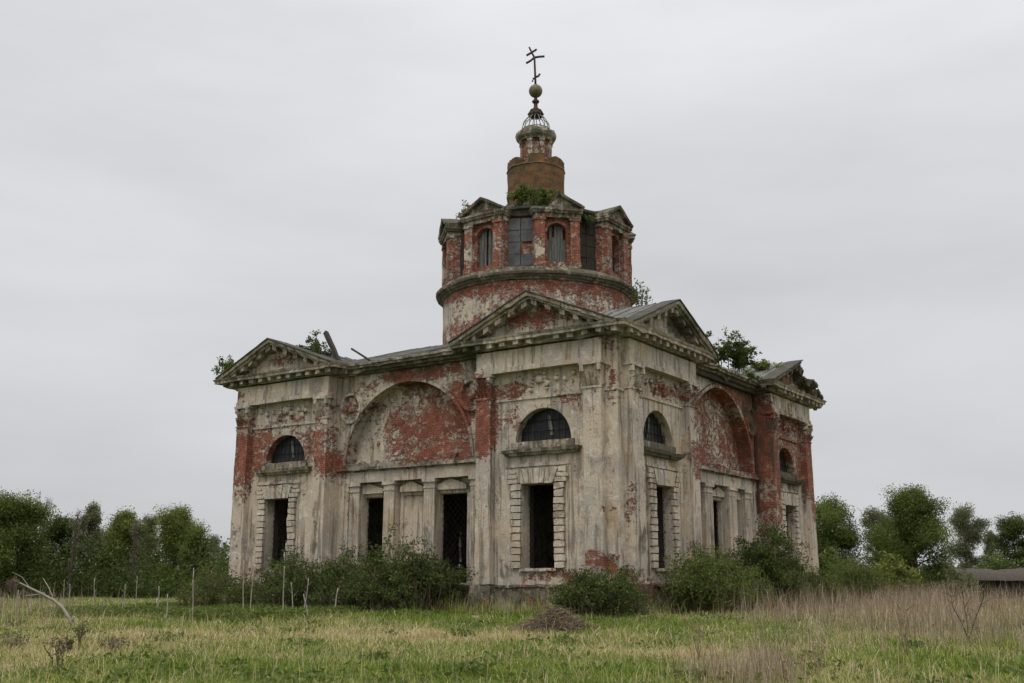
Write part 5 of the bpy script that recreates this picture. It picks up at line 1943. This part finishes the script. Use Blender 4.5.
# heap of dry brushwood in front of the near pavilion
gx_, gy_ = gpt(556, 630)
zb = float(ground_z(gx_, gy_))
o = empty('brush_heap', (gx_, gy_ + .6, zb))
tag(o, 'heap of dry brown brushwood lying before the near pavilion window', 'brush heap')
rs = np.random.default_rng(77)
pth = []
for k in range(900):
    c = rs.normal(size=3) * np.array([.62, .42, .0])
    hh = .72 * math.exp(-(c[0] / .85) ** 2 - (c[1] / .6) ** 2)
    c[2] = rs.uniform(.02, max(.06, hh))
    a = rs.uniform(0, 6.28)
    dd = np.array([math.cos(a), math.sin(a), rs.normal() * .35])
    L = rs.uniform(.25, .7)
    e0, e1 = c - dd * L / 2, c + dd * L / 2
    e0[2], e1[2] = max(.0, e0[2]), max(.0, e1[2])
    mid_ = (e0 + e1) / 2 + rs.normal(size=3) * .06 + np.array([0, 0, .06])
    pth.append([(e0, .007), (mid_, .009), (e1, .004)])
tubes('brushwood', pth[:620], M['twig'], o, 3)
tubes('straw', pth[620:], M['straw'], o, 3)

# rough weeds and fallen masonry along the foot of the walls
m_ = 5200
uu = np.concatenate((rng.uniform(-.5, 23, 3600), rng.uniform(-.5, 24, 1600)))
nn = rng.gamma(1.6, .55, m_) + .3
pts = [church_pt(a, b, 0, 'A' if i < 3600 else 'B') for i, (a, b) in enumerate(zip(uu, nn))]
x, y = np.array([p.x for p in pts]), np.array([p.y for p in pts])
blades('wall_foot_weeds', x, y, np.clip(rng.gamma(5, .11, m_), .15, 1.15), .018 + 0 * x, np.where(rng.random(m_) < .5, rng.uniform(.1, .45, m_), rng.uniform(.5, .8, m_)), rng.gamma(2, .2, m_), 'ragged weeds and dead stems along the foot of the church walls', M['grass'], 'weeds')
V_, F_, W_ = [], [], []
for k in range(420):
    i = int(rng.integers(0, m_))
    c = np.array([x[i], y[i], float(ground_z(x[i], y[i])) + .02]) + rng.normal(size=3) * np.array([.2, .2, .01])
    sx, sy, sz = rng.uniform(.06, .2), rng.uniform(.05, .13), rng.uniform(.03, .1)
    A = np.array(Matrix.Rotation(rng.uniform(0, 6.28), 3, 'Z') @ Matrix.Rotation(rng.normal() * .4, 3, 'X'))
    b_ = len(V_)
    for q in ((-1, -1, -1), (1, -1, -1), (1, 1, -1), (-1, 1, -1), (-1, -1, 1), (1, -1, 1), (1, 1, 1), (-1, 1, 1)):
        V_.append(c + A @ (np.array(q) * (sx, sy, sz) * rng.uniform(.7, 1.1, 3)))
    for f in ((0, 3, 2, 1), (4, 5, 6, 7), (0, 1, 5, 4), (1, 2, 6, 5), (2, 3, 7, 6), (3, 0, 4, 7)):
        F_ += [b_ + j for j in f]
M['rubble'] = simple_mat('brick_and_plaster_rubble', (0.26, 0.085, 0.05), (0.40, 0.34, 0.27), 1.7, (0.14, 0.11, 0.085))
o = np_mesh('rubble', np.array(V_), F_, np.full(len(V_) // 8 * 6, 4), M['rubble'])
tag(o, 'scattered fallen brick and plaster at the foot of the church walls', 'rubble', None, 'stuff')
